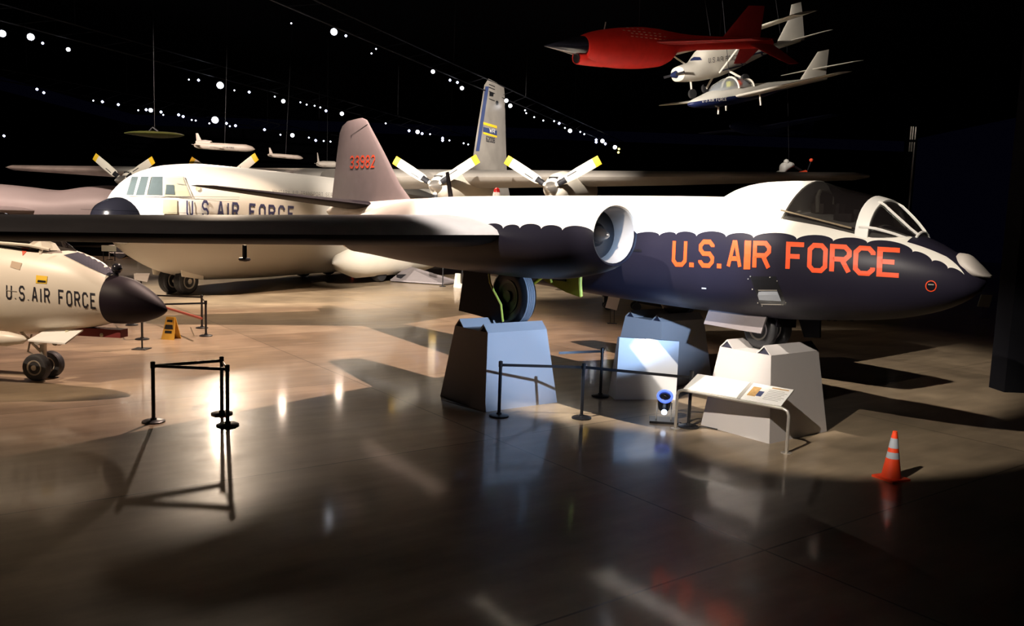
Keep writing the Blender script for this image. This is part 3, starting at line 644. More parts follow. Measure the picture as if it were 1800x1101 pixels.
# ------------------------------------------------------------------ stanchions
def stanchion(p, label, belts=(), h=1.0, group=None):
    r = root('stanchion', label, 'stanchion', p, (1, 0, 0), group=group)
    MB().lathe([(.18, 0), (.18, .02), (.15, .035), (.05, .045), (.045, .07)], seg=24).build('base', MAT['blk'], r, True)
    MB().lathe([(.03, .04), (.03, h-.1), (.038, h-.1), (.038, h), (.02, h+.01)], seg=16).build('pole', MAT['blk'], r, True)
    for q, hh in belts:
        q = Vector(q)-Vector(p); d = q.normalized(); sd = Vector((-d.y, d.x, 0))*.004
        dz = hh[1]-hh[0]
        A_ = d*.03+Vector((0, 0, h-.09)); B_ = q-d*.03+Vector((0, 0, h-.09+dz))
        MB().hexa([A_-sd, B_-sd, B_+sd, A_+sd], [A_-sd+Vector((0, 0, .05)), B_-sd+Vector((0, 0, .05)), B_+sd+Vector((0, 0, .05)), A_+sd+Vector((0, 0, .05))]).build('belt', MAT['blk'], r)
    return r
s1, s2, s3 = on_z(270, 742), on_z(390, 728), on_z(400, 748)
fl = (0, 0)
stanchion(s1, 'black stanchion at the left end of the small three-post triangle', [(s2, fl), (s3, fl)])
stanchion(s2, 'black stanchion at the back of the three-post triangle', [(s3, fl)])
stanchion(s3, 'black stanchion at the front right of the three-post triangle')
m1, m2, m3, m4 = on_z(877, 732), on_z(1022, 735.6), on_z(1055, 697), on_z(1210, 751)
stanchion(m1, 'black stanchion in front of the left grey pedestal', [(m2, fl)])
stanchion(m2, 'black stanchion between the left pedestal and the white board', [(m4, (0, -.05))])
stanchion(m3, 'black stanchion behind the belt line, left of the white board', [((.93, 15.82, 0), (0, 0))])
stanchion(m4, 'black stanchion beside the floodlight, at the left leg of the information rail')
fa, fb, fc, fd = on_z(355, 577), on_z(362, 591), on_z(232, 572), on_z(250, 597)
stanchion(fa, 'far black stanchion behind its twin, right of the yellow floor sign', [(fc, fl)])
stanchion(fb, 'black stanchion just right of the yellow floor sign, front one of two', [(fd, fl), (fa, fl)])
stanchion(fc, 'far black stanchion hidden behind the black cone nose', [(fd, fl)])
stanchion(fd, 'black stanchion below the tip of the black cone nose')
k = on_z(778, 504); k2 = on_z(797, 500)
stanchion(k, 'distant black stanchion left of the near main wheel', [])
stanchion(on_z(812, 505), 'distant black stanchion right beside the dark wheel door', [])
# taped bar by the far stanchions
o = MB().tube([on_z(291, 541, .55)*1, on_z(354, 560, .62)], .035, 8).build('striped_barrier_bar', MAT['tape']); 
tag(o, 'thin red striped bar hanging low between the cone nose and the far stanchions', 'bar')

# ------------------------------------------------------------------ information rail
gl_, gr_ = on_z(1187, 754), on_z(1382, 797); dr = (gr_-gl_).normalized(); bk = Vector((-dr.y, dr.x, 0))
if bk.y < 0: bk = -bk
r = root('information_rail', 'low metal tube rail holding two slanted white information panels, in front of the nose pedestal', 'sign', (gl_+gr_)/2, (1, 0, 0))
org = (gl_+gr_)/2
def L_(p): return Vector(p)-org
zt = .70; u3 = Vector((0, 0, 1))
a, b = gl_, gr_
fr = MB().tube([L_(a), L_(a+u3*(zt-.1)), L_(a+u3*(zt-.03)+dr*.03), L_(a+u3*zt+dr*.1), L_(b+u3*zt-dr*.1), L_(b+u3*(zt-.03)-dr*.03), L_(b+u3*(zt-.1)), L_(b)], .026, 12)
fr.build('rail_frame', MAT['tube'], r, True)
for q in (a, b): MB().lathe([(.085, 0), (.085, .012), (.03, .016)], L_(q), (0, 0, 1), 18).build('foot_plate', MAT['tube'], r, True)
Lr = (gr_-gl_).length
def panel(t0, t1, mat, name, skew=.13, w=.46, rise=.2, th=.02, dz=0, ofs=(0, 1)):
    nrm = Vector((0, 0, 1)); up = bk*w+u3*rise; n2 = dr.cross(up).normalized()
    if n2.z < 0: n2 = -n2
    A0 = gl_+dr*t0+u3*(zt+.02); B0 = gl_+dr*t1+u3*(zt+.02)
    q = [A0+up*ofs[0], B0+up*ofs[0], B0+up*ofs[1], A0+up*ofs[1]]
    q = [L_(p)+n2*dz for p in q]
    return MB().slab(q, n2*th)
p1 = panel(.12, 1.10, None, '').build('information_panel', MAT['panel'], r)
p2 = panel(1.17, 1.86, None, '').build('information_panel', MAT['panel'], r)
MB().add(panel(1.10, 1.17, None, '', th=.01).v, panel(1.10, 1.17, None, '', th=.01).f).build('panel_divider', MAT['print'], r)
panel(1.22, 1.36, None, '', dz=.021, th=.002, ofs=(.25, .8)).build('printed_picture', MAT['photo'], p2)
panel(1.36, 1.45, None, '', dz=.021, th=.002, ofs=(.3, .6)).build('printed_picture', MAT['blueband'], p2)
tx = MB()
for i in range(7):
    q = panel(1.5+.0*i, 1.76+.03*(i % 3), None, '', dz=.021, th=.001, ofs=(.2+.09*i, .22+.09*i)); tx.add(q.v, q.f)
tx.build('printed_text', MAT['print'], p2)
tx = MB()
q = panel(1.52, 1.8, None, '', dz=.021, th=.001, ofs=(.86, .92)); tx.add(q.v, q.f); tx.build('printed_title', MAT['photo'], p2)
for t in (.35, 1.1, 1.22):
    c0 = gl_+dr*t+u3*(zt-.02); MB().hexa([L_(c0+dr*x+bk*y) for x, y in ((-.025, 0), (.025, 0), (.025, .3), (-.025, .3))], [L_(c0+dr*x+bk*y+u3*(.03+y*.4)) for x, y in ((-.025, 0), (.025, 0), (.025, .3), (-.025, .3))]).build('panel_bracket', MAT['tube'], r)

# ------------------------------------------------------------------ floodlight
fp = on_z(1166, 741)
r = root('floodlight', 'small blue-white floodlight on a flat black base, left of the information rail', 'lamp', fp, (-.15, -.99, 0))
MB().box((0, 0, .02), (.42, .5, .04)).build('base_plate', MAT['blk'], r)
MB().tube([(0, -.13, .04), (0, -.13, .34), (0, -.1, .36)], .012, 6).tube([(0, .13, .04), (0, .13, .34), (0, .1, .36)], .012, 6).build('yoke', MAT['hub'], r, True)
hx = MB().lathe([(.06, -.19), (.1, -.14), (.115, -.06), (.12, .1), (.125, .2), (.11, .2), (.1, .15)], (0, 0, .34), (.62, 0, .78), 20)
ho = hx.build('housing', MAT['blk'], r, True)
MB().lathe([(.128, .14), (.145, .17), (.145, .2), (.128, .215), (.105, .205), (.105, .15)], (0, 0, .34), (.62, 0, .78), 24, False).build('rim', MAT['rim_glow'], ho, True)
MB().lathe([(.105, 0), (.08, .02), (.001, .025)], (.108, 0, .476), (.62, 0, .78), 20).build('lens', MAT['blackgloss'], ho, True)
MB().lathe([(.05, 0), (.05, .03), (.02, .04)], (.10, 0, .2), (.9, 0, -.3), 14).build('highlight_disc', MAT['lens'], ho, True)  # glowing disc painted in as the white highlight low on the housing
fs_ = spot('floodlight_beam', (fp.x-.0, fp.y+.2, .62), (1.6, 17.0, 3.2), 90, 100, BLUE, 0.35, 0.05)
cb = MB().tube([fp+Vector((.28, -.1, .012)), fp+Vector((.34, -.35, .012)), fp+Vector((.7, -.35, .012)), fp+Vector((.85, -.5, .012))], .01, 6)
tag(cb.build('power_cable', MAT['blk'], None, True), 'thin black cable trailing on the floor from the floodlight', 'cable')

# ------------------------------------------------------------------ cone, floor sign, small stands
cp = on_z(1566, 842); cr_ = root('traffic_cone', 'orange traffic cone with two grey bands standing alone at the right', 'cone', cp, (.9, .43, 0))
hc = .70
MB().box((0, 0, .015), (.36, .36, .03)).build('cone_base', MAT['orange'], cr_)
def rc(z): return .135-(.135-.03)*z/hc
cb_ = MB().lathe([(rc(0), .03), (rc(hc), hc), (.022, hc), (.001, hc-.01)], seg=28).build('cone_body', MAT['orange'], cr_, True)
for z0, z1 in ((.31, .40), (.46, .60)): MB().lathe([(rc(z0)+.003, z0), (rc(z1)+.003, z1)], seg=28, cap=False).build('reflective_band', MAT['refl'], cr_, True)
wp = on_z(301, 596); wr_ = root('wet_floor_sign', 'yellow folding wet floor sign beneath the far barrier belt', 'floor sign', wp, (-.15, -.98, 0))
for s in (1, -1):
    q = [(s*.18, -.19, 0), (s*.18, .19, 0), (s*.06, .15, .42), (s*.03, .12, .6), (s*.03, -.12, .6), (s*.06, -.15, .42)]
    po = MB().slab(q, (s*-.02, 0, 0)).build('sign_leaf', MAT['wetyel'], wr_)
def leafp(y, z, off=.006): return Vector((.18-(.15/.6)*z+off+.0*y, y, z))
MB().slab([leafp(-.08, .47), leafp(.08, .47), leafp(.08, .53), leafp(-.08, .53)], (.003, 0, 0)).slab([leafp(-.13, .28, .012), leafp(.13, .28, .012), leafp(.1, .4, .012), leafp(-.1, .4, .012)], (.003, 0, 0)).slab([leafp(-.1, .17, .01), leafp(.1, .17, .01), leafp(.1, .24, .01), leafp(-.1, .24, .01)], (.003, 0, 0)).build('printed_warning', MAT['blk'], wr_)

def stand_sign(px, basey, top0, quad, label, cat='sign', mat='sign'):
    p = on_z(px, basey); r = root('placard_stand', label, cat, p, (0, -1, 0))
    q = [on_y(x, y, p.y)-p for x, y in quad]; q = [Vector((-v.y, v.x, v.z)) for v in q]
    MB().slab(q, (-.03, 0, 0)).build('placard', MAT[mat], r)
    lo = min(v.z for v in q); cy_ = sum(v.y for v in q)/4
    for s in (-.07, .07): MB().tube([(-.02, cy_+s, lo+.02), (-.02, cy_+s+.02, .02)], .012, 6).build('leg', MAT['blk'], r)
    MB().box((0, cy_, .01), (.3, .34, .02)).build('base', MAT['blk'], r)
stand_sign(1078, 569, 0, [(1070, 521), (1090, 524), (1084, 546), (1064, 541)], 'small grey placard on a thin two-legged stand behind the bomber belly')
stand_sign(1729, 559, 0, [(1725, 518), (1745, 519), (1739, 541), (1718, 539)], 'small pale placard on a stand in the dark beyond the bomber nose')

# ------------------------------------------------------------------ dark equipment seen under the belly
def cart(p, label):
    r = root('equipment_cart', label, 'cart', p, (1, 0, 0))
    MB().box((0, 0, .75), (1.7, .8, .35)).box((-.7, 0, .5), (.15, .6, .4)).build('cart_body', MAT['steel_dark'], r)
    for x in (-.6, .6):
        for y in (-.3, .3): MB().lathe([(.18, -.05), (.18, .05)], (x, y, .18), (0, 1, 0), 16).build('wheel', MAT['tyre'], r, True)
    return r
cart(on_z(1092, 545), 'dark low equipment cart on the floor behind the placard under the belly')
pw = on_z(1200, 560)

# ------------------------------------------------------------------ four-engine transport
Ft = Vector((-.366, -.93, 0)); Lt = Vector((.93, -.366, 0)); Ot = Vector((-10.3, 44, 0))
tr = root('transport_airplane', 'huge white four-engine propeller transport with black chin dome, behind the bomber', 'airplane', Ot, Ft)
MT = mat_of(tr)
tf = MB().loft(body_rings([(14.1, 3.3, 3.1, .05), (13.95, 3.65, 2.6, .5), (13.5, 4.1, 2.1, 1.05), (13.0, 4.55, 1.75, 1.45), (12.3, 5.0, 1.35, 1.85), (11, 5.38, .85, 2.2), (9, 5.56, .52, 2.42), (5, 5.6, .45, 2.45), (-8, 5.6, .45, 2.45), (-14, 5.6, 1.2, 2.3), (-21, 5.5, 2.9, 1.5), (-27, 5.2, 4.1, .5), (-28, 5, 4.5, .1)], step=.45, seg=40, e=.97))
m = pbr('transport_white_over_grey', (0.82, .77, .70), .4)
n, l = nt(m); tc = n.new('ShaderNodeTexCoord'); sp = n.new('ShaderNodeSeparateXYZ'); l.new(tc.outputs['Object'], sp.inputs[0])
mx = n.new('ShaderNodeMix'); mx.data_type = 'RGBA'; l.new(math_(n, l, 'LESS_THAN', sp.outputs[2], 2.4), mx.inputs['Factor'])
mx.inputs['A'].default_value = (.82, .77, .70, 1); mx.inputs['B'].default_value = (.40, .36, .31, 1); l.new(mx.outputs['Result'], n['Principled BSDF'].inputs['Base Color'])
tfo = tf.build('fuselage', m, tr, True); ts = Surf([tf], MT)
MB().loft([[Vector((x, y*k, z_)) for y, z_ in [(.95*cos(a)*q, 3.05+.85*sin(a)*q) for a in [2*pi*i/28 for i in range(28)]]] for x, q, k in ((12.7, 1.2, 1), (13.4, 1.12, 1), (13.9, 1.0, 1), (14.3, .8, 1), (14.55, .5, 1), (14.65, .05, 1))]).build('nose_radome', MAT['blackgloss'], tr, True)
# cockpit glazing laid on the real nose surface
for q in ([(222, 344), (232, 312), (244, 312), (235, 344)], [(239, 344), (249, 311.5), (262, 311.5), (254, 344)], [(259, 343), (267, 312), (286, 311.5), (285.5, 344)]):
    decal(ts, [q], 'cockpit_window', MAT['glassb'], tfo, .03, 6)
fq = [[(220, 346), (222, 344), (285, 344.5), (287, 347)], [(231, 310), (287, 310), (286, 312), (232, 312)], [(286, 310), (289, 310), (289, 347), (286, 347)], [(235, 344), (244, 312), (249, 312), (239, 344)], [(254, 344), (262, 312), (266, 312), (258, 344)]]
decal(ts, fq, 'window_frame', MAT['sign'], tfo, .035, 8)
decal(ts, [[(289, 312), (321, 313), (334, 346), (289, 346)]], 'escape_panel', MAT['cream'], tfo, .03, 6)
decal(ts, [[(292, 326), (305, 326.5), (307, 343), (290, 343)]], 'side_window', MAT['glassb'], tfo, .045, 6)
decal(ts, [[(289, 311), (322, 312), (321, 313), (289, 312)], [(321, 312), (323, 312), (336, 347), (334, 347)], [(310, 323), (325, 325), (325, 326.5), (310, 325)], [(289, 345.5), (420, 347), (420, 348), (289, 346.5)]], 'panel_seam', MAT['print'], tfo, .045, 8)
decal(ts, [[(286, 351), (311, 352), (311, 376), (286, 376)]], 'crew_door', MAT['cream'], tfo, .03, 6)
decal(ts, [[(347+4*cos(a), 332+4.5*sin(a)) for a in [2*pi*k/12 for k in range(12)]]], 'round_port', MAT['cream'], tfo, .03, 20)
text_px(ts, 'U.S.AIR FORCE', [(327, 350.5), (517, 363), (517, 391), (327, 382)], 'fuselage_lettering', MAT['navy'], tfo, 1.1, .42, .03, 8)
text_px(ts, 'MILITARY AIR TRANSPORT SERVICE', [(478, 334), (600, 341), (600, 348), (478, 341)], 'service_lettering', MAT['print'], tfo, .8, .35, .03, 12)
# wing
def tw(s):
    return wing_mb([((-1.9, s*1.5, 5.75), (-7.8, s*1.5, 5.75), 1.15), ((-2.2, s*9, 5.85), (-7.2, s*9, 5.85), .95), ((-2.8, s*18, 6.0), (-6.2, s*18, 6.0), .7), ((-3.6, s*26.3, 6.2), (-5.3, s*26.3, 6.2), .38), ((-4, s*27, 6.22), (-5, s*27, 6.22), .1)], (0, 0, 1))
for s in (1, -1.11): tw(s).build('wing', MAT['aluw'], tr, True)
BL = 2.72
for y, ph in ((6.7, 0.02), (12.9, 0), (-6.7, .05), (-14.3, -.04)):
    z = 5.2; xh = .15
    en = MB().loft([[Vector((x, y+hw*cos(a), zc+h*sin(a))) for a in [2*pi*i/24 for i in range(24)]] for x, hw, zc, h in ((0, .36, z, .36), (-.15, .5, z+.02, .52), (-.6, .6, z+.05, .72), (-1.6, .66, z+.1, .85), (-4.2, .66, z+.1, .8), (-6.7, .4, z+.2, .5))])
    eo = en.build('engine_nacelle', MAT['white_w'], tr, True)
    MB().lathe([(.34, -.15), (.3, .15), (.17, .42), (.05, .6), (.005, .62)], (xh, y, z), (1, 0, 0), 20).build('spinner', MAT['alu'], eo, True)
    MB().box((-.2, y, z+.5), (.15, .45, .14)).build('air_scoop', MAT['blk'], eo)
    for k in range(3):
        a = radians(30)+ph+k*2*pi/3
        rd = Vector((0, cos(a), sin(a))); tg = Vector((0, -sin(a), cos(a))); ax_ = Vector((1, 0, 0))
        def sec(r, w, th, tw_):
            c = Vector((xh, y, z))+rd*r; e1 = (tg*cos(tw_)+ax_*sin(tw_)); e2 = (ax_*cos(tw_)-tg*sin(tw_))
            return [c+e1*w/2*cos(t)+e2*th/2*sin(t) for t in [2*pi*i/12 for i in range(12)]]
        bo = MB().loft([sec(.25, .2, .2, 0), sec(.55, .24, .18, .2), sec(.8, .42, .1, .35), sec(1.6, .47, .07, .25), sec(BL-.3, .46, .05, .12)]).build('propeller_blade', MAT['white_w'], eo, True)
        MB().loft([sec(BL-.3, .462, .052, .12), sec(BL, .45, .045, .1)]).build('blade_tip', MAT['yellow'], bo, True)
        MB().loft([sec(.42, .26, .22, .1), sec(.78, .33, .17, .3), sec(.86, .36, .12, .35)]).build('blade_cuff', MAT['steel_dark'], bo, True)
        c = Vector((xh+.055, y, z)); MB().slab([c+rd*1.0+tg*.06, c+rd*1.5+tg*.06, c+rd*1.5+tg*.1, c+rd*1.0+tg*.1], (.02, 0, 0)).build('blade_strip', MAT['blk'], bo)
# fin, tailplane
tfin = wing_mb([((-16.5, 0, 5.3), (-27, 0, 5.3), .6), ((-18.6, 0, 6.8), (-26.0, 0, 6.8), .55), ((-19.5, 0, 10), (-25.4, 0, 10), .45), ((-20.7, 0, 13.9), (-24.8, 0, 13.9), .3), ((-21.4, 0, 14.5), (-24.6, 0, 14.4), .12)], (0, 1, 0))
fo_ = tfin.build('tail_fin', MAT['aluw'], tr, True); tfs = Surf([tfin], MT)
def band(y0, y1, sl=.28): return [[(849, y0+1), (873, y0+28*sl), (873, y1+28*sl), (849, y1+1)]]
decal(tfs, [[(836, 266), (842, 266), (859, 152), (853, 152)]], 'leading_edge_strip', MAT['blueband'], fo_, .02, 6)
decal(tfs, band(222, 231), 'blue_band', MAT['blueband'], fo_, .03, 5)
decal(tfs, band(213.5, 218), 'yellow_band', MAT['yellow'], fo_, .03, 5); decal(tfs, band(231, 234.5), 'yellow_band', MAT['yellow'], fo_, .03, 5)
text_px(tfs, 'WR', [(859, 225), (869, 227.5), (869, 235), (859, 232.5)], 'tail_code', MAT['panel'], fo_, .9, .2, .06, 6)
text_px(tfs, '62008', [(854, 239), (869, 242.5), (869, 252), (854, 249)], 'serial_number', MAT['blackletter'], fo_, .9, .2, .05, 6)
decal(tfs, [[(859, y), (869, y+4), (869, y+5.2), (859, y+1.2)] for y in (148, 153, 160, 173)]+[[(860, 162), (867, 164), (866, 170), (860, 169)]], 'tail_marking', MAT['blk'], fo_, .05, 6)
for s in (1, -1): wing_mb([((-22, s*.4, 5.2), (-26.5, s*.4, 5.2), .4), ((-24, s*8.5, 5.4), (-26.3, s*8.5, 5.4), .2)], (0, 0, 1)).build('tailplane', MAT['aluw'], tr, True)
# gear pod and nose gear
for s in (1, -1):
    MB().loft([[Vector((x, s*(2.3)+hw*cos(a), 1.15+h*sin(a))) for a in [2*pi*i/24 for i in range(24)]] for x, hw, h in ((2.6, .05, .05), (2.0, .5, .45), (0.5, .9, .85), (-6, .95, .85), (-8.6, .6, .55), (-9.6, .05, .05))]).build('gear_pod', MAT['white_w'], tr, True)
    for x in (-1.5, -4.0):
        MB().lathe([(.35, -.25), (.55, -.22), (.6, 0), (.55, .22), (.35, .25)], (x, s*2.5, .6), (0, 1, 0), 24).build('main_wheel', MAT['tyre'], tr, True)
go = MB().tube([(10.6, 0, .9), (10.6, 0, .55)], .12).tube([(10.6, -.5, .56), (10.6, .5, .56)], .09).tube([(10.0, 0, 1.0), (10.5, 0, .62)], .06).build('nose_gear_leg', MAT['hub'], tr, True)
for yy in (-.42, .42):
    wo = wheel_mb((10.6, yy, .56), .56, .42).build('nose_wheel', MAT['tyre'], go, True); hub_mb((10.6, yy, .56), .56, .42).build('wheel_hub', MAT['hub'], wo, True)
for s, q in ((1, .75), (-1, .75)): MB().slab([(11.3, s*q, 1.25), (10.0, s*q, .95), (10.0, s*q, .62), (11.2, s*q, .8)], (0, s*.05, 0)).build('nose_gear_door', MAT['white_w'], tr)

# ------------------------------------------------------------------ interceptor with black cone nose
Fi = Vector((.993, -.12, 0)); Oi = Vector((-9.42, 16.08, 0))
it = root('interceptor_jet', 'white interceptor jet with black cone nose and dark lettering at the left edge', 'airplane', Oi, Fi)
MI = mat_of(it)
bt = [(1.55, 2.18, 1.22, .47), (1.2, 2.44, 1.13, .55), (.8, 2.60, 1.06, .62), (.3, 2.70, 1.0, .68), (-.5, 2.82, .94, .75), (-2, 2.9, .92, .85), (-5, 2.95, .95, 1.1), (-9, 2.9, 1.0, 1.1), (-12, 2.6, 1.3, .6)]
ib = MB().loft(body_rings(bt, step=.2, seg=40)); ibo = ib.build('fuselage', MAT['white_w'], it, True); isf = Surf([ib], MI)
MB().loft(body_rings([(1.545, 2.17, 1.215, .475), (1.62, 2.165, 1.21, .475), (1.9, 2.11, 1.22, .45), (2.15, 1.98, 1.26, .37), (2.4, 1.81, 1.34, .25), (2.58, 1.65, 1.43, .12), (2.66, 1.55, 1.5, .02)], step=.06, seg=36)).build('radome', MAT['radome'], it, True)
text_px(isf, 'U.S.AIR FORCE', [(11, 499.5), (168, 516), (169.5, 544), (11, 526)], 'nose_lettering', MAT['blackletter'], ibo, 1.0, .4, .006, 5)
decal(isf, [[(112, 449), (150, 441), (178, 443), (215, 480), (200, 490), (150, 468)]], 'antiglare_panel', MAT['antig'], ibo, .008, 5)
decal(isf, [[(64, 484), (84, 486), (82, 499), (63, 498)]], 'yellow_placard', MAT['yellow'], ibo, .008, 8)
decal(isf, [[(67, 492.5), (81, 494), (81, 497.5), (66, 496.5)]], 'placard_print', MAT['blk'], ibo, .012, 8)
decal(isf, [[(21, 459), (39, 463), (35, 475), (18, 470)]], 'tan_patch', MAT['maroon'], ibo, .008, 8)
decal(isf, [[(38, 436), (51, 438), (40, 450)]], 'warning_triangle', MAT['redfin'], ibo, .008, 8)
decal(isf, [[(10, 500+10), (30, 512), (30, 513), (10, 511)]], 'panel_seam', MAT['print'], ibo, .008, 8)
# canopy
hs = [(.8, 2.60, .05), (.62, 2.72, .22), (.35, 2.88, .36), (0, 3.05, .44), (-.6, 3.28, .47), (-1.2, 3.36, .47), (-2.2, 3.36, .46), (-3.2, 3.2, .4)]
def ir(x, r=0):
    s_ = sorted(hs); xs = [h[0] for h in s_]; zt = pchip(xs, [h[1] for h in s_], x)-r; hw = pchip(xs, [h[2] for h in s_], x)-r; zb = 2.3
    return [Vector((x, hw*cos(a), zb+(zt-zb)*sin(a)**.8)) for a in [pi*i/16 for i in range(17)]]
MB().loft([ir(x) for x in lin(-3.2, .78, 20)], close=False).build('canopy', MAT['glass'], it, True)
MB().loft([[Vector((x, y, z)) for y, z in ((-.35, 2.85), (.35, 2.85), (.35, 2.5), (-.35, 2.5))] for x in (-2.9, .2)]).build('cockpit_tub', MAT['interior'], it)
cf = MB()
for x in (.28, -1.0, -2.2): cf.tube([p for p in ir(x, -.01)], .035, 6)
cf.tube([Vector((x, -pchip([-3.2, 0, 1], [.47, .47, .1], x), pchip([-3.2, 0, 1], [2.78, 2.72, 2.47], x))) for x in lin(-3.0, .45, 10)], .03, 6)
cf.build('canopy_frame', MAT['white_w'], it, True)
MB().slab([(.05, -.46, 2.70), (.35, -.42, 2.64), (.62, -.28, 2.62), (.5, -.26, 2.76), (.25, -.36, 2.86)], (0, .02, 0)).build('windshield_frame', MAT['white_w'], it)
MB().sphere((1.62, 0, 2.30), .105, 16).tube([(1.58, 0, 2.05), (1.6, 0, 2.22)], .06, 10).build('sensor_ball', MAT['brown'], it, True)
MB().slab([(1.05, -.25, 1.06), (.25, -.25, 1.02), (.15, -.62, .86), (.93, -.62, .84)], (0, 0, .03)).build('nose_gear_door', MAT['panel'], it)
MB().box((1.0, 0, 1.02), (1.5, .25, .16)).build('belly_keel', MAT['magenta'], it)
MB().sphere((1.35, -.1, .98), .05, 8).sphere((.75, -.3, 1.03), .05, 8).build('belly_light', MAT['cream'], it, True)
for s in (1, -1):
    MB().tube([(-4.5, s*.85, .92), (-3.0, s*.85, .92), (-1.2, s*.85, .93), (-.1, s*.85, .93), (.22, s*.85, .93), (.3, s*.85, .93)], [.18, .18, .18, .14, .08, .02], 20).build('fuel_tank', MAT['white_w'], it, True)
    MB().box((-2.5, s*.85, 1.15), (1.6, .08, .3)).build('tank_pylon', MAT['white_w'], it)
    for xx in (-7,): MB().lathe([(.25, -.15), (.42, -.12), (.42, .12), (.25, .15)], (xx, s*2.2, .42), (0, 1, 0), 20).build('main_wheel', MAT['tyre'], it, True); MB().tube([(xx, s*2.1, .42), (xx, s*1.4, 1.6)], .07).build('main_gear_leg', MAT['hub'], it, True)
    wing_mb([((-4.5, s*.9, 1.6), (-10, s*.9, 1.6), .4), ((-8.5, s*6, 1.6), (-10.5, s*6, 1.6), .15)], (0, 0, 1)).build('wing', MAT['white_w'], it, True)
go = MB().tube([(0, 0, 1.05), (0, 0, .45), (0, 0, .26)], [.075, .06, .05]).tube([(0, -.26, .27), (0, .26, .27)], .045).tube([(-.55, 0, 1.0), (-.05, 0, .55)], .03).tube([(-.25, 0, .9), (-.3, -.05, .55), (-.1, 0, .4)], .02).build('nose_gear_leg', MAT['hub'], it, True)
for x, y in ((.02, -.14), (.38, -.1)): MB().lathe([(.10, 0), (.11, .1), (.05, .16)], (x, y-.08, .82), (.3, 1, 0), 16).build('landing_light', MAT['hub'], go, True)
MB().tube([(0, 0, .8), (.4, 0, .84)], .025).build('light_bar', MAT['hub'], go)
for yy in (-.2, .2):
    wo = wheel_mb((0, yy, .27), .27, .2).build('nose_wheel', MAT['tyre'], go, True); hub_mb((0, yy, .27), .27, .2).build('wheel_hub', MAT['hub'], wo, True)
# white plate glimpsed beyond the radome
pp = on_y(247, 490, 20.0); r = root('white_placard', 'white slanted placard peeking out behind the black cone nose', 'sign', (pp.x, 20.0, 0), (0, -1, 0))
q = [on_y(x, y, 20.0)-Vector((pp.x, 20, 0)) for x, y in [(235, 481), (262, 481), (258, 496), (236, 492)]]; MB().slab([Vector((-v.y, v.x, v.z)) for v in q], (-.03, 0, 0)).build('placard', MAT['panel'], r)
MB().tube([(-.03, 0, 1.75), (-.03, 0, .02)], .02).box((0, 0, .01), (.35, .35, .02)).build('stand', MAT['blk'], r)

# ------------------------------------------------------------------ pale grey jet far left
gp = on_y(90, 350, 58); gj = root('pale_grey_jet', 'pale grey smooth-bodied jet behind the transport nose at the far left', 'airplane', (gp.x, 58, 0), (1, -.05, 0))
MB().loft(body_rings([(9, 4.6, 2.2, .3), (7, 5.0, 1.9, 1.1), (4.2, 5.15, 1.8, 1.5), (2.6, 5.0, 1.8, 1.5), (.6, 4.7, 1.8, 1.5), (-1.5, 4.85, 1.8, 1.6), (-4, 5.0, 1.8, 1.7), (-10, 5.1, 1.8, 1.7), (-14, 4.4, 2.8, .5)], step=.4, seg=32)).build('fuselage', MAT['greyjet'], gj, True)
for s in (1, -1): wing_mb([((0, s*1.2, 3.2), (-6, s*1.2, 3.2), .5), ((-5, s*8, 3.1), (-7, s*8, 3.1), .2)], (0, 0, 1)).build('wing', MAT['greyjet'], gj, True)
for x, y in ((5, 0), (-6, 1.6), (-6, -1.6)):
    MB().tube([(x, y, 2.2), (x, y, .5)], .1).lathe([(.3, -.15), (.5, -.12), (.5, .12), (.3, .15)], (x, y, .5), (0, 1, 0), 18).build('landing_gear', MAT['tyre'], gj, True)

# ------------------------------------------------------------------ hanging aircraft
dc = on_y(1112, 84, 20.0)
dn = root('target_drone', 'red jet target drone with a black spike nose hanging highest', 'drone', dc, (-.80, -.6, -.17), radians(-8))
MD = mat_of(dn)
db = MB().loft(body_rings([(1.62, .30, -.30, .26), (1.5, .34, -.34, .30), (1.0, .42, -.41, .38), (.4, .46, -.47, .43), (-.2, .47, -.49, .44), (-.8, .43, -.47, .42), (-1.15, .38, -.38, .36), (-1.45, .34, -.16, .28), (-2.2, .27, -.10, .2), (-4, .2, -.10, .16), (-5.4, .14, -.08, .1)], step=.12, seg=36))
dbo = db.build('fuselage', MAT['drone'], dn, True); ds = Surf([db], MD)
MB().lathe([(.235, 0), (.2, .25), (.12, .62), (.05, .95), (.003, 1.15)], (1.60, 0, .06), (1, 0, .02), 24).build('spike_nose', MAT['blackgloss'], dn, True)
MB().loft([[Vector((x, hw*cos(a), -.2+h*sin(a))) for a in [2*pi*i/20 for i in range(20)]] for x, hw, h in ((1.78, .12, .10), (1.8, .15, .13), (1.6, .2, .16), (1.0, .28, .22))]).build('chin_intake', MAT['drone'], dn, True)
MB().lathe([(.11, 0), (.11, .01)], (1.795, 0, -.2), (1, 0, 0), 18).build('intake_opening', MAT['blk'], dn)
for s in (1, -1):
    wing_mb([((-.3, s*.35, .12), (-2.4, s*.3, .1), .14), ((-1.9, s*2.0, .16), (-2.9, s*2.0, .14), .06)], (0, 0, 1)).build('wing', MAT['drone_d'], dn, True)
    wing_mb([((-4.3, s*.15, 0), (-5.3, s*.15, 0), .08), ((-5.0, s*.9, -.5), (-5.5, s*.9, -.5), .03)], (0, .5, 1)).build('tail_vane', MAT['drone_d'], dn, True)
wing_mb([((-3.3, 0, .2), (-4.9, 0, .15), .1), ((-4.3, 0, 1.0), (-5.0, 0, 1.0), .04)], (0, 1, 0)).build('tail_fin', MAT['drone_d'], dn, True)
vt = []
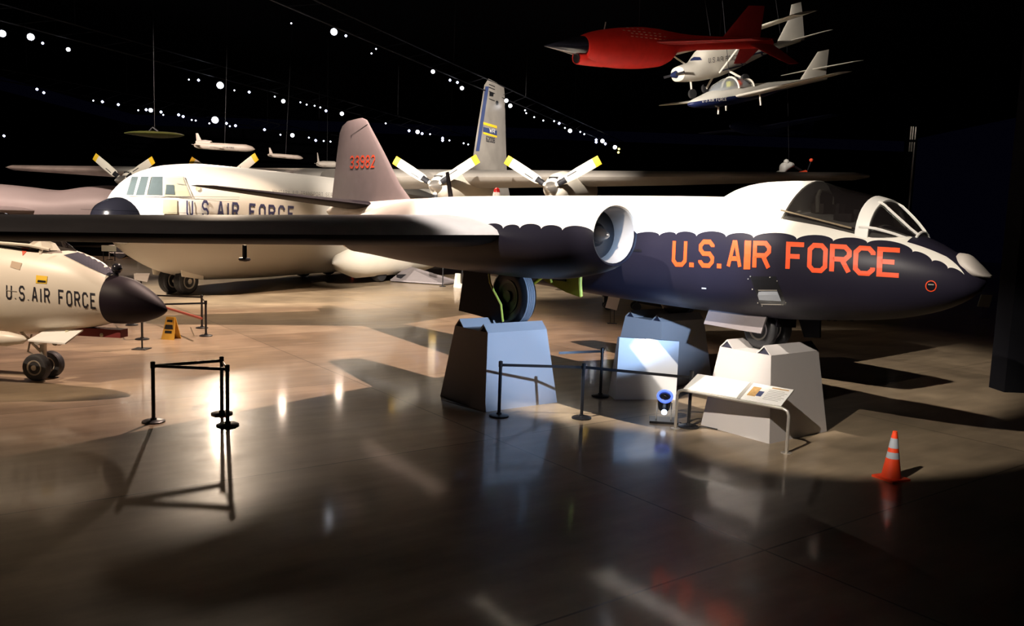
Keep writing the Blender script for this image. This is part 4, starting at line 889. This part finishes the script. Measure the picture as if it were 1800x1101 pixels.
for rr_ in range(4):
    for cc in range(8 if rr_ else 5):
        x = 1092+cc*9.0+rr_*2.5; y = 47.5+rr_*5.2+cc*.9
        if rr_ >= 2: x = 1109+cc*8.2
        if x < 1170: vt.append([(x, y), (x+4.2, y+.5), (x+4.2, y+1.7), (x, y+1.2)])
decal(ds, vt, 'vent_slots', pbr('vent_slot_pale', (.75, .45, .35), .5), dbo, .006, 20)
cbm = MB().tube([(-.2, 0, .46), (-.2, 0, 19-dc.z)], .008, 5).tube([(-3.2, 0, .25), (-3.2, 0, 19-dc.z)], .008, 5); cbm.build('suspension_cable', MAT['steel_dark'], dn)
MB().tube([(.95, 0, .4), (.9, 0, .58)], .015, 5).build('lifting_lug', MAT['hub'], dn)

# high wing trainer
cc_ = on_y(1262, 108, 36.0)
ce = root('high_wing_airplane', 'white high-wing propeller airplane with fixed wheels hanging behind the red drone', 'airplane', cc_, (-.84, -.48, -.26), radians(2))
MC = mat_of(ce)
cbm = MB().loft(body_rings([(2.45, -.05, -.35, .2), (2.35, .1, -.5, .42), (1.5, .22, -.62, .52), (1.0, .62, -.66, .54), (.4, .72, -.66, .55), (-.8, .66, -.5, .5), (-1.4, .5, -.38, .42), (-3.5, .32, .0, .2), (-5.2, .28, .16, .06)], step=.2, seg=32, e=.85))
cbo = cbm.build('fuselage', MAT['trainw'], ce, True); cs = Surf([cbm], MC)
wing_mb([((1.0, -5.2, .86), (-.3, -5.2, .86), .1), ((1.0, 0, .76), (-.6, 0, .76), .18), ((1.0, 5.2, .86), (-.3, 5.2, .86), .1)], (0, 0, 1)).build('wing', MAT['trainw'], ce, True)
text_px(cs, 'U.S.AIR FORCE', [(1245, 102), (1297, 96.5), (1297, 105.5), (1245, 111)], 'side_lettering', MAT['blackletter'], cbo, .8, .3, .02, 8)
decal(cs, [[(1172, 99), (1230, 101), (1234, 106), (1183, 110)]], 'windshield', MAT['traind'], cbo, .02, 6)
decal(cs, [[(1264, 124), (1330, 107), (1330, 109), (1264, 126)]], 'side_stripe', MAT['traind'], cbo, .02, 8)
decal(cs, [[(1337, 90), (1372, 80), (1372, 86), (1337, 100)]], 'boom_stripe', MAT['traind'], cbo, .02, 8)
wing_mb([((-3.6, 0, .25), (-5.5, 0, .2), .1), ((-4.7, 0, 1.3), (-5.6, 0, 1.4), .08), ((-4.95, 0, 1.85), (-5.6, 0, 1.9), .05)], (0, 1, 0)).build('tail_fin', MAT['trainw'], ce, True)
for s in (1, -1):
    wing_mb([((-4.5, s*.1, .3), (-5.4, s*.1, .3), .08), ((-4.8, s*1.7, .32), (-5.4, s*1.7, .32), .04)], (0, 0, 1)).build('tailplane', MAT['trainw'], ce, True)
    MB().tube([(.5, s*.5, -.5), (.35, s*2.4, .78)], .04, 8).build('wing_strut', MAT['trainw'], ce, True)
    lg = MB().tube([(-.1, s*.45, -.5), (-.2, s*1.15, -1.0)], .05, 8).build('main_gear_leg', MAT['trainw'], ce, True)
    MB().lathe([(.1, -.07), (.22, -.06), (.22, .06), (.1, .07)], (-.2, s*1.2, -1.0), (0, 1, 0), 18).build('wheel', MAT['tyre'], lg, True)
lg = MB().tube([(1.7, 0, -.6), (1.75, 0, -1.1)], .04, 8).build('nose_gear_leg', MAT['trainw'], ce, True)
MB().lathe([(.1, -.06), (.2, -.05), (.2, .05), (.1, .06)], (1.75, .03, -1.12), (0, 1, 0), 18).build('wheel', MAT['tyre'], lg, True)
MB().lathe([(.16, 0), (.1, .2), (.01, .3)], (2.45, 0, -.2), (1, 0, 0), 16).build('spinner', MAT['traind'], ce, True)
MB().box((2.55, 0, -.2), (.03, 1.3, .1)).build('propeller', MAT['steel_dark'], ce)
MB().tube([(.2, 0, .7), (.2, 0, 9.4)], .01, 5).tube([(-4, 0, .4), (-4, 0, 9)], .01, 5).build('suspension_cable', MAT['steel_dark'], ce)

# small twin jet trainer
tj_ = on_y(1294, 161, 34.0)
tj = root('jet_trainer', 'small white-and-dark jet trainer with bubble canopy hanging lowest of the bright ones', 'airplane', tj_, (-.86, -.45, -.20), 0)
MJ = mat_of(tj)
jb = MB().loft(body_rings([(2.55, -.22, -.28, .03), (2.4, -.12, -.36, .22), (1.9, .02, -.46, .42), (1.2, .18, -.52, .55), (.3, .24, -.5, .6), (-1, .22, -.42, .5), (-3, .16, -.16, .25), (-5.2, .12, -.02, .08)], step=.15, seg=32))
mj = pbr('trainer_white_over_blue', (.8, .78, .72), .35); n, l = nt(mj); tc = n.new('ShaderNodeTexCoord'); sp = n.new('ShaderNodeSeparateXYZ'); l.new(tc.outputs['Object'], sp.inputs[0])
mx = n.new('ShaderNodeMix'); mx.data_type = 'RGBA'; l.new(math_(n, l, 'LESS_THAN', sp.outputs[2], -.18), mx.inputs['Factor'])
mx.inputs['A'].default_value = (.8, .78, .72, 1); mx.inputs['B'].default_value = (.015, .025, .10, 1); l.new(mx.outputs['Result'], n['Principled BSDF'].inputs['Base Color'])
jbo = jb.build('fuselage', mj, tj, True); js = Surf([jb], MJ)
text_px(js, 'U.S.AIR FORCE', [(1234, 174), (1277, 171), (1277, 176.5), (1234, 180)], 'nose_lettering', MAT['panel'], jbo, .85, .3, .02, 8)
MB().loft([[Vector((x, hw*cos(a), .1+h*sin(a))) for a in [pi*i/14 for i in range(15)]] for x, hw, h in ((1.4, .1, .05), (1.1, .4, .3), (.6, .5, .48), (.0, .5, .5), (-.5, .42, .35), (-.8, .2, .1))], close=False).build('canopy', glass_mat('pale_canopy_glass', (.5, .55, .6), .5), tj, True)
MB().tube([Vector((.3, .51*cos(a), .1+.5*sin(a))) for a in [pi*i/12 for i in range(13)]], .04, 6).tube([Vector((-.6, .40*cos(a), .1+.33*sin(a))) for a in [pi*i/12 for i in range(13)]], .04, 6).build('canopy_frame', MAT['trainw'], tj, True)
MB().sphere((-.1, .2, .35), .13, 10).build('red_cover', MAT['redfin'], tj, True)
MB().box((.1, -.2, .25), (.2, .25, .4)).build('seat', MAT['zincb'], tj)
for s in (1, -1):
    wing_mb([((.6, s*.5, -.2), (-1.3, s*.5, -.2), .2), ((.1, s*5, 0), (-.9, s*5, 0), .08)], (0, 0, 1)).build('wing', MAT['trainw'], tj, True)
    wing_mb([((-4.3, s*.1, .5), (-5.2, s*.1, .5), .08), ((-4.6, s*2, .5), (-5.2, s*2, .5), .04)], (0, 0, 1)).build('tailplane', MAT['trainw'], tj, True)
wing_mb([((-3.6, 0, .1), (-5.2, 0, .1), .1), ((-4.8, 0, 1.2), (-5.5, 0, 1.25), .05)], (0, 1, 0)).build('tail_fin', MAT['trainw'], tj, True)
for q in ([(1, 0, -.5), (1.05, 0, -.8)], [(-.3, 1, -.25), (-.3, 1, -.7)], [(-.3, -1, -.25), (-.3, -1, -.7)]): MB().tube(q, .045).build('landing_gear', MAT['hub'], tj, True)
MB().tube([(.3, 0, .6), (.3, 0, 10)], .01, 5).build('suspension_cable', MAT['steel_dark'], tj)

# dim dark airplane further back
dk_ = on_y(1345, 228, 60); dk = root('dark_propeller_airplane', 'barely visible dark airplane hanging in the gloom below the bright trainers', 'airplane', dk_, (-.9, -.4, 0))
MB().loft(body_rings([(3.2, .1, -.1, .05), (2.6, .4, -.35, .35), (1, .6, -.5, .5), (-2, .4, -.3, .4), (-4.5, .15, 0, .1)], step=.3, seg=24)).build('fuselage', MAT['traind'], dk, True)
wing_mb([((.8, -7, .3), (-.3, -7, .3), .1), ((1, 0, .1), (-.8, 0, .1), .25), ((.8, 7, .3), (-.3, 7, .3), .1)], (0, 0, 1)).build('wing', MAT['traind'], dk, True)
wing_mb([((-3.2, 0, .1), (-4.5, 0, .1), .1), ((-4, 0, 1.3), (-4.6, 0, 1.3), .05)], (0, 1, 0)).build('tail_fin', MAT['traind'], dk, True)
MB().tube([(0, 0, .5), (0, 0, 9)], .01, 5).build('suspension_cable', MAT['steel_dark'], dk)

# red and white small craft
rp = on_y(1390, 294, 42); rw = root('small_target_missile', 'tiny white object with a red fin hanging above the bomber canopy', 'missile', rp, (-1, -.2, -.1))
MB().loft(body_rings([(.6, .12, -.5, .1), (.45, .25, -.35, .26), (.1, .28, -.1, .26), (-.15, .2, 0, .1)], step=.08, seg=20)).build('body', MAT['panel'], rw, True)
MB().sphere((.3, .1, .28), .14, 10).sphere((.7, 0, -.3), .16, 10).build('white_pod', MAT['panel'], rw, True)
MB().tube([(-.1, 0, -.45), (-.85, 0, -.35), (-.95, 0, -.32)], [.12, .17, .05], 12).sphere((-1.15, 0, .3), .1, 8).build('red_float', MAT['redfin'], rw, True)
MB().tube([(-.9, 0, -.3), (-1.15, 0, .25)], .03, 6).tube([(.1, 0, .2), (-.6, 0, -.2)], .06, 6).tube([(.1, 0, .2), (.1, 0, 12)], .01, 4).build('strut', MAT['steel_dark'], rw)

# missiles and the olive craft at left
def missile(px, py, d, L, r, label, name='cruise_missile', col='missile', fwd=(1, -.15, 0), fins=True, txt=False):
    c = on_y(px, py, d); o = root(name, label, 'missile', c, fwd)
    b = MB().tube([(-L/2, 0, 0), (-L/2+.2, 0, 0), (-L*.2, 0, 0), (L*.35, 0, 0), (L*.45, 0, -.02), (L*.5, 0, -.04)], [r*.5, r*.85, r, r, r*.7, r*.1], 18).build('body', MAT[col], o, True)
    if fins:
        wing_mb([((-L*.36, 0, r*.6), (-L*.47, 0, r*.6), r*.3), ((-L*.45, 0, r*3.4), (-L*.49, 0, r*3.4), r*.1)], (0, 1, 0)).build('tail_fin', MAT[col], o, True)
        for s in (1, -1): wing_mb([((-L*.38, s*r*.6, 0), (-L*.47, s*r*.6, 0), r*.3), ((-L*.42, s*r*3, 0), (-L*.47, s*r*3, 0), r*.1)], (0, 0, 1)).build('side_fin', MAT[col], o, True)
        for s in (1, -1): wing_mb([((L*.02, s*r*.6, -r*.5), (-L*.06, s*r*.6, -r*.5), r*.2), ((-L*.1, s*L*.25, -r*.5), (-L*.15, s*L*.25, -r*.5), r*.1)], (0, 0, 1)).build('wing', MAT[col], o, True)
    MB().tube([(0, 0, r*.9), (0, 0, 19.0-c.z)], .008, 4).build('suspension_cable', MAT['steel_dark'], o)
    return o, b
o, b = missile(395, 258.5, 46, 3.6, .20, 'long pale cruise missile with tail fin hanging above the transport cockpit', fwd=(1, -.15, -.03))
MB().loft([[Vector((x, hw*cos(a), .16+h*sin(a))) for a in [2*pi*i/12 for i in range(12)]] for x, hw, h in ((-1.7, .12, .12), (-1.2, .16, .17), (-.8, .14, .14), (-.75, .05, .05))]).build('engine_intake', MAT['missile'], o, True)
mb_ = MB().tube([(-1.8, 0, 0), (-1.6, 0, 0), (-.72, 0, 0), (1.26, 0, 0), (1.62, 0, -.02), (1.8, 0, -.04)], [.1, .17, .2, .2, .14, .02], 18)
text_px(Surf([mb_], mat_of(o)), 'U.S.AIR FORCE', [(392, 257.5), (412, 258.5), (412, 261.5), (392, 260.5)], 'side_lettering', MAT['blackletter'], o, .9, .3, .02, 8)
missile(502, 275, 50, 2.2, .13, 'shorter pale missile hanging right of the long one', fwd=(1, -.1, -.05))
missile(575, 289, 50, 1.3, .2, 'stubby pale missile half hidden by the grey tail fin', fwd=(1, -.1, 0))
oc = on_y(272, 236, 44); ol = root('olive_glider_drone', 'flat olive green craft hanging at upper left, left of the cruise missile', 'drone', oc, (1, -.1, 0))
MB().loft(body_rings([(1.65, .0, -.05, .05), (1.2, .1, -.12, .5), (0, .14, -.18, 1.0), (-1, .1, -.1, .7), (-1.7, .05, -.02, .05)], step=.2, seg=20)).build('body', MAT['olive'], ol, True)
MB().tube([(-.3, 0, .15), (-.1, 0, .35), (.2, 0, .15)], .05).tube([(0, 0, .3), (0, 0, 19-oc.z)], .008, 4).build('suspension_bracket', MAT['steel_dark'], ol)

# ------------------------------------------------------------------ lit conduit on the dark column at the right
cp_ = on_z(1594, 470); col_ = MB().box((cp_.x-.8, cp_.y, 10), (1.0, 1.0, 20))
struct(col_.build('trim_1', MAT['dark']))
cd_ = root('conduit_bundle', 'thin lit vertical pipes on the dark column at the far right', 'pipe', (cp_.x-1.0, cp_.y-.7, 0), (0, -1, 0))
for k, (dx, z0, z1) in enumerate(((-.25, 13.2, 16.0), (0, 13.2, 16.0), (.28, 0, 16.0))):
    MB().tube([(0, dx, z0), (0, dx, z1)], .11, 8).build('pipe', MAT['tube'], cd_, True)
MB().box((.1, 0, 14.4), (.25, .9, .25)).build('pipe_clamp', MAT['steel_dark'], cd_)

# ------------------------------------------------------------------ small things on the far floor
q = on_z(218, 458); o = root('barrier_fence', 'low pale tubular barrier far off under the transport nose', 'barrier', q, (0, -1, 0))
MB().tube([(0, -1.0, 0), (0, -1.0, 1.0), (0, 1.0, 1.0), (0, 1.0, 0)], .05, 6).tube([(0, -1, .5), (0, 1, .5)], .03, 6).tube([(0, 0, .5), (0, 0, 1)], .03, 6).build('fence_frame', MAT['tube'], o)
for y in (-1, 1): MB().box((0, y, .02), (.7, .1, .04)).build('foot', MAT['steel_dark'], o)
q = on_z(216, 452); o = root('orange_stand', 'orange-topped stand beyond the low barrier under the transport nose', 'stand', q, (0, -1, 0))
MB().box((0, 0, .4), (.14, .2, .75)).box((0, 0, .03), (.4, .5, .06)).build('post', MAT['yellow'], o); MB().box((0, 0, .92), (.3, .75, .3)).build('top_box', MAT['orange'], o)
q = on_z(192, 459); o = root('tan_crate', 'flat tan board on a frame, left of the orange-topped stand', 'board', q, (.3, -.95, 0))
MB().box((0, 0, .85), (.08, .9, .4)).build('board_face', MAT['cream'], o)
for y in (-.35, .35): MB().tube([(0, y, 0), (0, y, .7)], .03, 6).build('leg', MAT['steel_dark'], o)
q = on_z(620, 470); o = root('traffic_cone', 'tiny distant orange cone under the transport belly', 'cone', q, (1, 0, 0))
MB().box((0, 0, .03), (.5, .5, .06)).build('cone_base', MAT['orange'], o); MB().lathe([(.2, .06), (.04, .9)], seg=14).build('cone_body', MAT['orange'], o, True)
q = on_z(746, 497); o = root('loading_ramp', 'pale flat loading ramp lying on the floor behind the landing gear pod', 'ramp', q, (.93, -.37, 0))
MB().slab([(-1.6, -1, .05), (1.7, -1, .05), (1.7, 1, .05), (-1.6, 1, .75)], (0, 0, .08)).build('ramp_plate', MAT['grey'], o); MB().box((-1.3, 0, .2), (.3, 1.2, .4)).build('ramp_support', MAT['steel_dark'], o)
q = on_z(806, 506); o = root('white_chock_stand', 'white angular stand on the floor just left of the dark wheel door', 'stand', q, (.6, -.8, 0))
MB().slab([(-.35, -.1, 0), (.35, -.1, 0), (.3, -.1, .2), (0, -.1, .25), (0, -.1, .75), (-.2, -.1, .75)], (0, .2, 0)).build('stand_body', MAT['sign'], o)

# ------------------------------------------------------------------ ceiling lamps
LZ = 12.9
top_row = [(512, 41, 0), (587, 56, 3), (608, 63, 1), (661, 86, 0), (653, 94, 0), (761, 126, 2), (791, 141, 1), (804, 145, 1), (812, 155, 2), (890, 177, 2), (897, 186, 2), (923, 194, 0), (925, 199, 0), (939, 206, 0), (955, 212, 0), (974, 213, 0), (983, 217, 1), (993, 225, 0), (1002, 230, 2), (1020, 232, 0), (1027, 236, 0), (1048, 246, 1), (1048, 250, 1), (1059, 248, 2), (1064, 253, 1), (1081, 259, 2), (1088, 262, 4), (1087, 268, 4)]
mid_row = [(4, 59, 3), (54, 65, 3), (75, 76, 1), (120, 87, 2), (332, 140, 0), (349, 141, 1), (387, 150, 3), (412, 159, 0), (438, 162, 1), (483, 170, 0), (498, 178, 2), (528, 180, 0), (539, 184, 0), (553, 186, 0), (563, 189, 0), (573, 195, 1), (601, 200, 2), (678, 217, 0), (719, 230, 1), (734, 232, 2), (742, 235, 1), (756, 236, 0), (778, 243, 1), (778, 247, 1), (790, 247, 0), (815, 252, 0), (823, 254, 0)]
low_row = [(65, 157, 1), (77, 163, 1), (164, 177, 0), (180, 179, 1), (208, 184, 1), (243, 194, 0), (257, 193, 1), (265, 194, 2), (283, 197, 1), (287, 202, 0), (314, 202, 1), (322, 205, 1), (337, 211, 0), (344, 212, 0), (378, 211, 3), (368, 217, 0), (398, 217, 1), (404, 222, 0), (414, 221, 1), (465, 228, 1), (493, 237, 0), (514, 238, 2), (543, 242, 0), (555, 247, 1), (569, 248, 0), (581, 249, 0), (7, 239, 1)]
sz = {0: 1.2, 1: 2.0, 2: 3.2, 3: 5.5, 4: 1.9}
uniq = {(512, 41): 'faint lone spotlight at the top, left of the brightest lamp', (587, 56): 'brightest ceiling spotlight, at top centre-left', (761, 126): 'lone bright spotlight midway between the brightest lamp and the tall tail', (4, 59): 'warm bright spotlight cut by the left edge', (54, 65): 'bright spotlight in the upper left corner', (120, 87): 'spotlight right of the upper left corner lamps', (387, 150): 'bright spotlight in the middle row above the cruise missile', (378, 211): 'bright spotlight of the lowest row above the cruise missile', (1088, 262): 'yellowish lamp at the far right end of the top row, upper of two', (1087, 268): 'yellowish lamp at the far right end of the top row, lower of two', (498, 178): 'medium spotlight of the middle row, right of the bright one', (601, 200): 'medium spotlight just above the grey tail fin', (514, 238): 'medium spotlight right of the cruise missile, low row', (7, 239): 'lone small spotlight low at the left edge'}
for row, nmr, gr in ((top_row, 'small spotlight in the top row of lamps descending to the right', 'top row spotlights'), (mid_row, 'small spotlight in the middle row of lamps', 'middle row spotlights'), (low_row, 'small spotlight in the lowest row of lamps', 'lowest row spotlights')):
    for x, y, k in row:
        p = on_z(x, y, LZ); r_ = sz[k]*p.y/1420
        lb = uniq.get((x, y)); lab = lb or nmr
        o = root('ceiling_spotlight', lab, 'ceiling lamp', p, (-p.x, -p.y, -LZ*.6), group=None if lb else gr)
        m_ = 'lampy' if k == 4 else ('lamp' if k >= 2 else 'lampb')
        MB().lathe([(r_*.7, -r_*3.2), (r_*1.15, -r_*2.6), (r_*1.2, -.02*r_)], (0, 0, 0), (1, 0, 0), 12).build('housing', MAT['steel_dark'], o, True)
        MB().lathe([(r_, 0), (r_, r_*.1), (r_*.6, r_*.4), (r_*.01, r_*.5)], (0, 0, 0), (1, 0, 0), 12).build('lens', MAT[m_], o, True)
for k, (a, b) in enumerate((((430, -20), (1095, 262)), ((-60, 20), (830, 254)), ((-60, 130), (600, 252)))):
    A_ = on_z(*a, LZ+.6); B_ = on_z(*b, LZ+.6); m = MB()
    for dz in (0, .9): m.tube([A_+Vector((0, 0, dz)), B_+Vector((0, 0, dz))], .05, 6)
    for i in range(24):
        p = A_.lerp(B_, i/24); q = A_.lerp(B_, (i+1)/24); m.tube([p, q+Vector((0, 0, .9))], .03, 4)
    for i in range(5): p = A_.lerp(B_, (i+.5)/5); m.tube([p+Vector((0, 0, .9)), Vector((p.x, p.y, 19.6))], .03, 4)
    tag(m.build('lighting_truss', MAT['steel_dark']), 'dark steel truss carrying the %s row of ceiling spotlights' % ('top', 'middle', 'lowest')[k], 'truss')
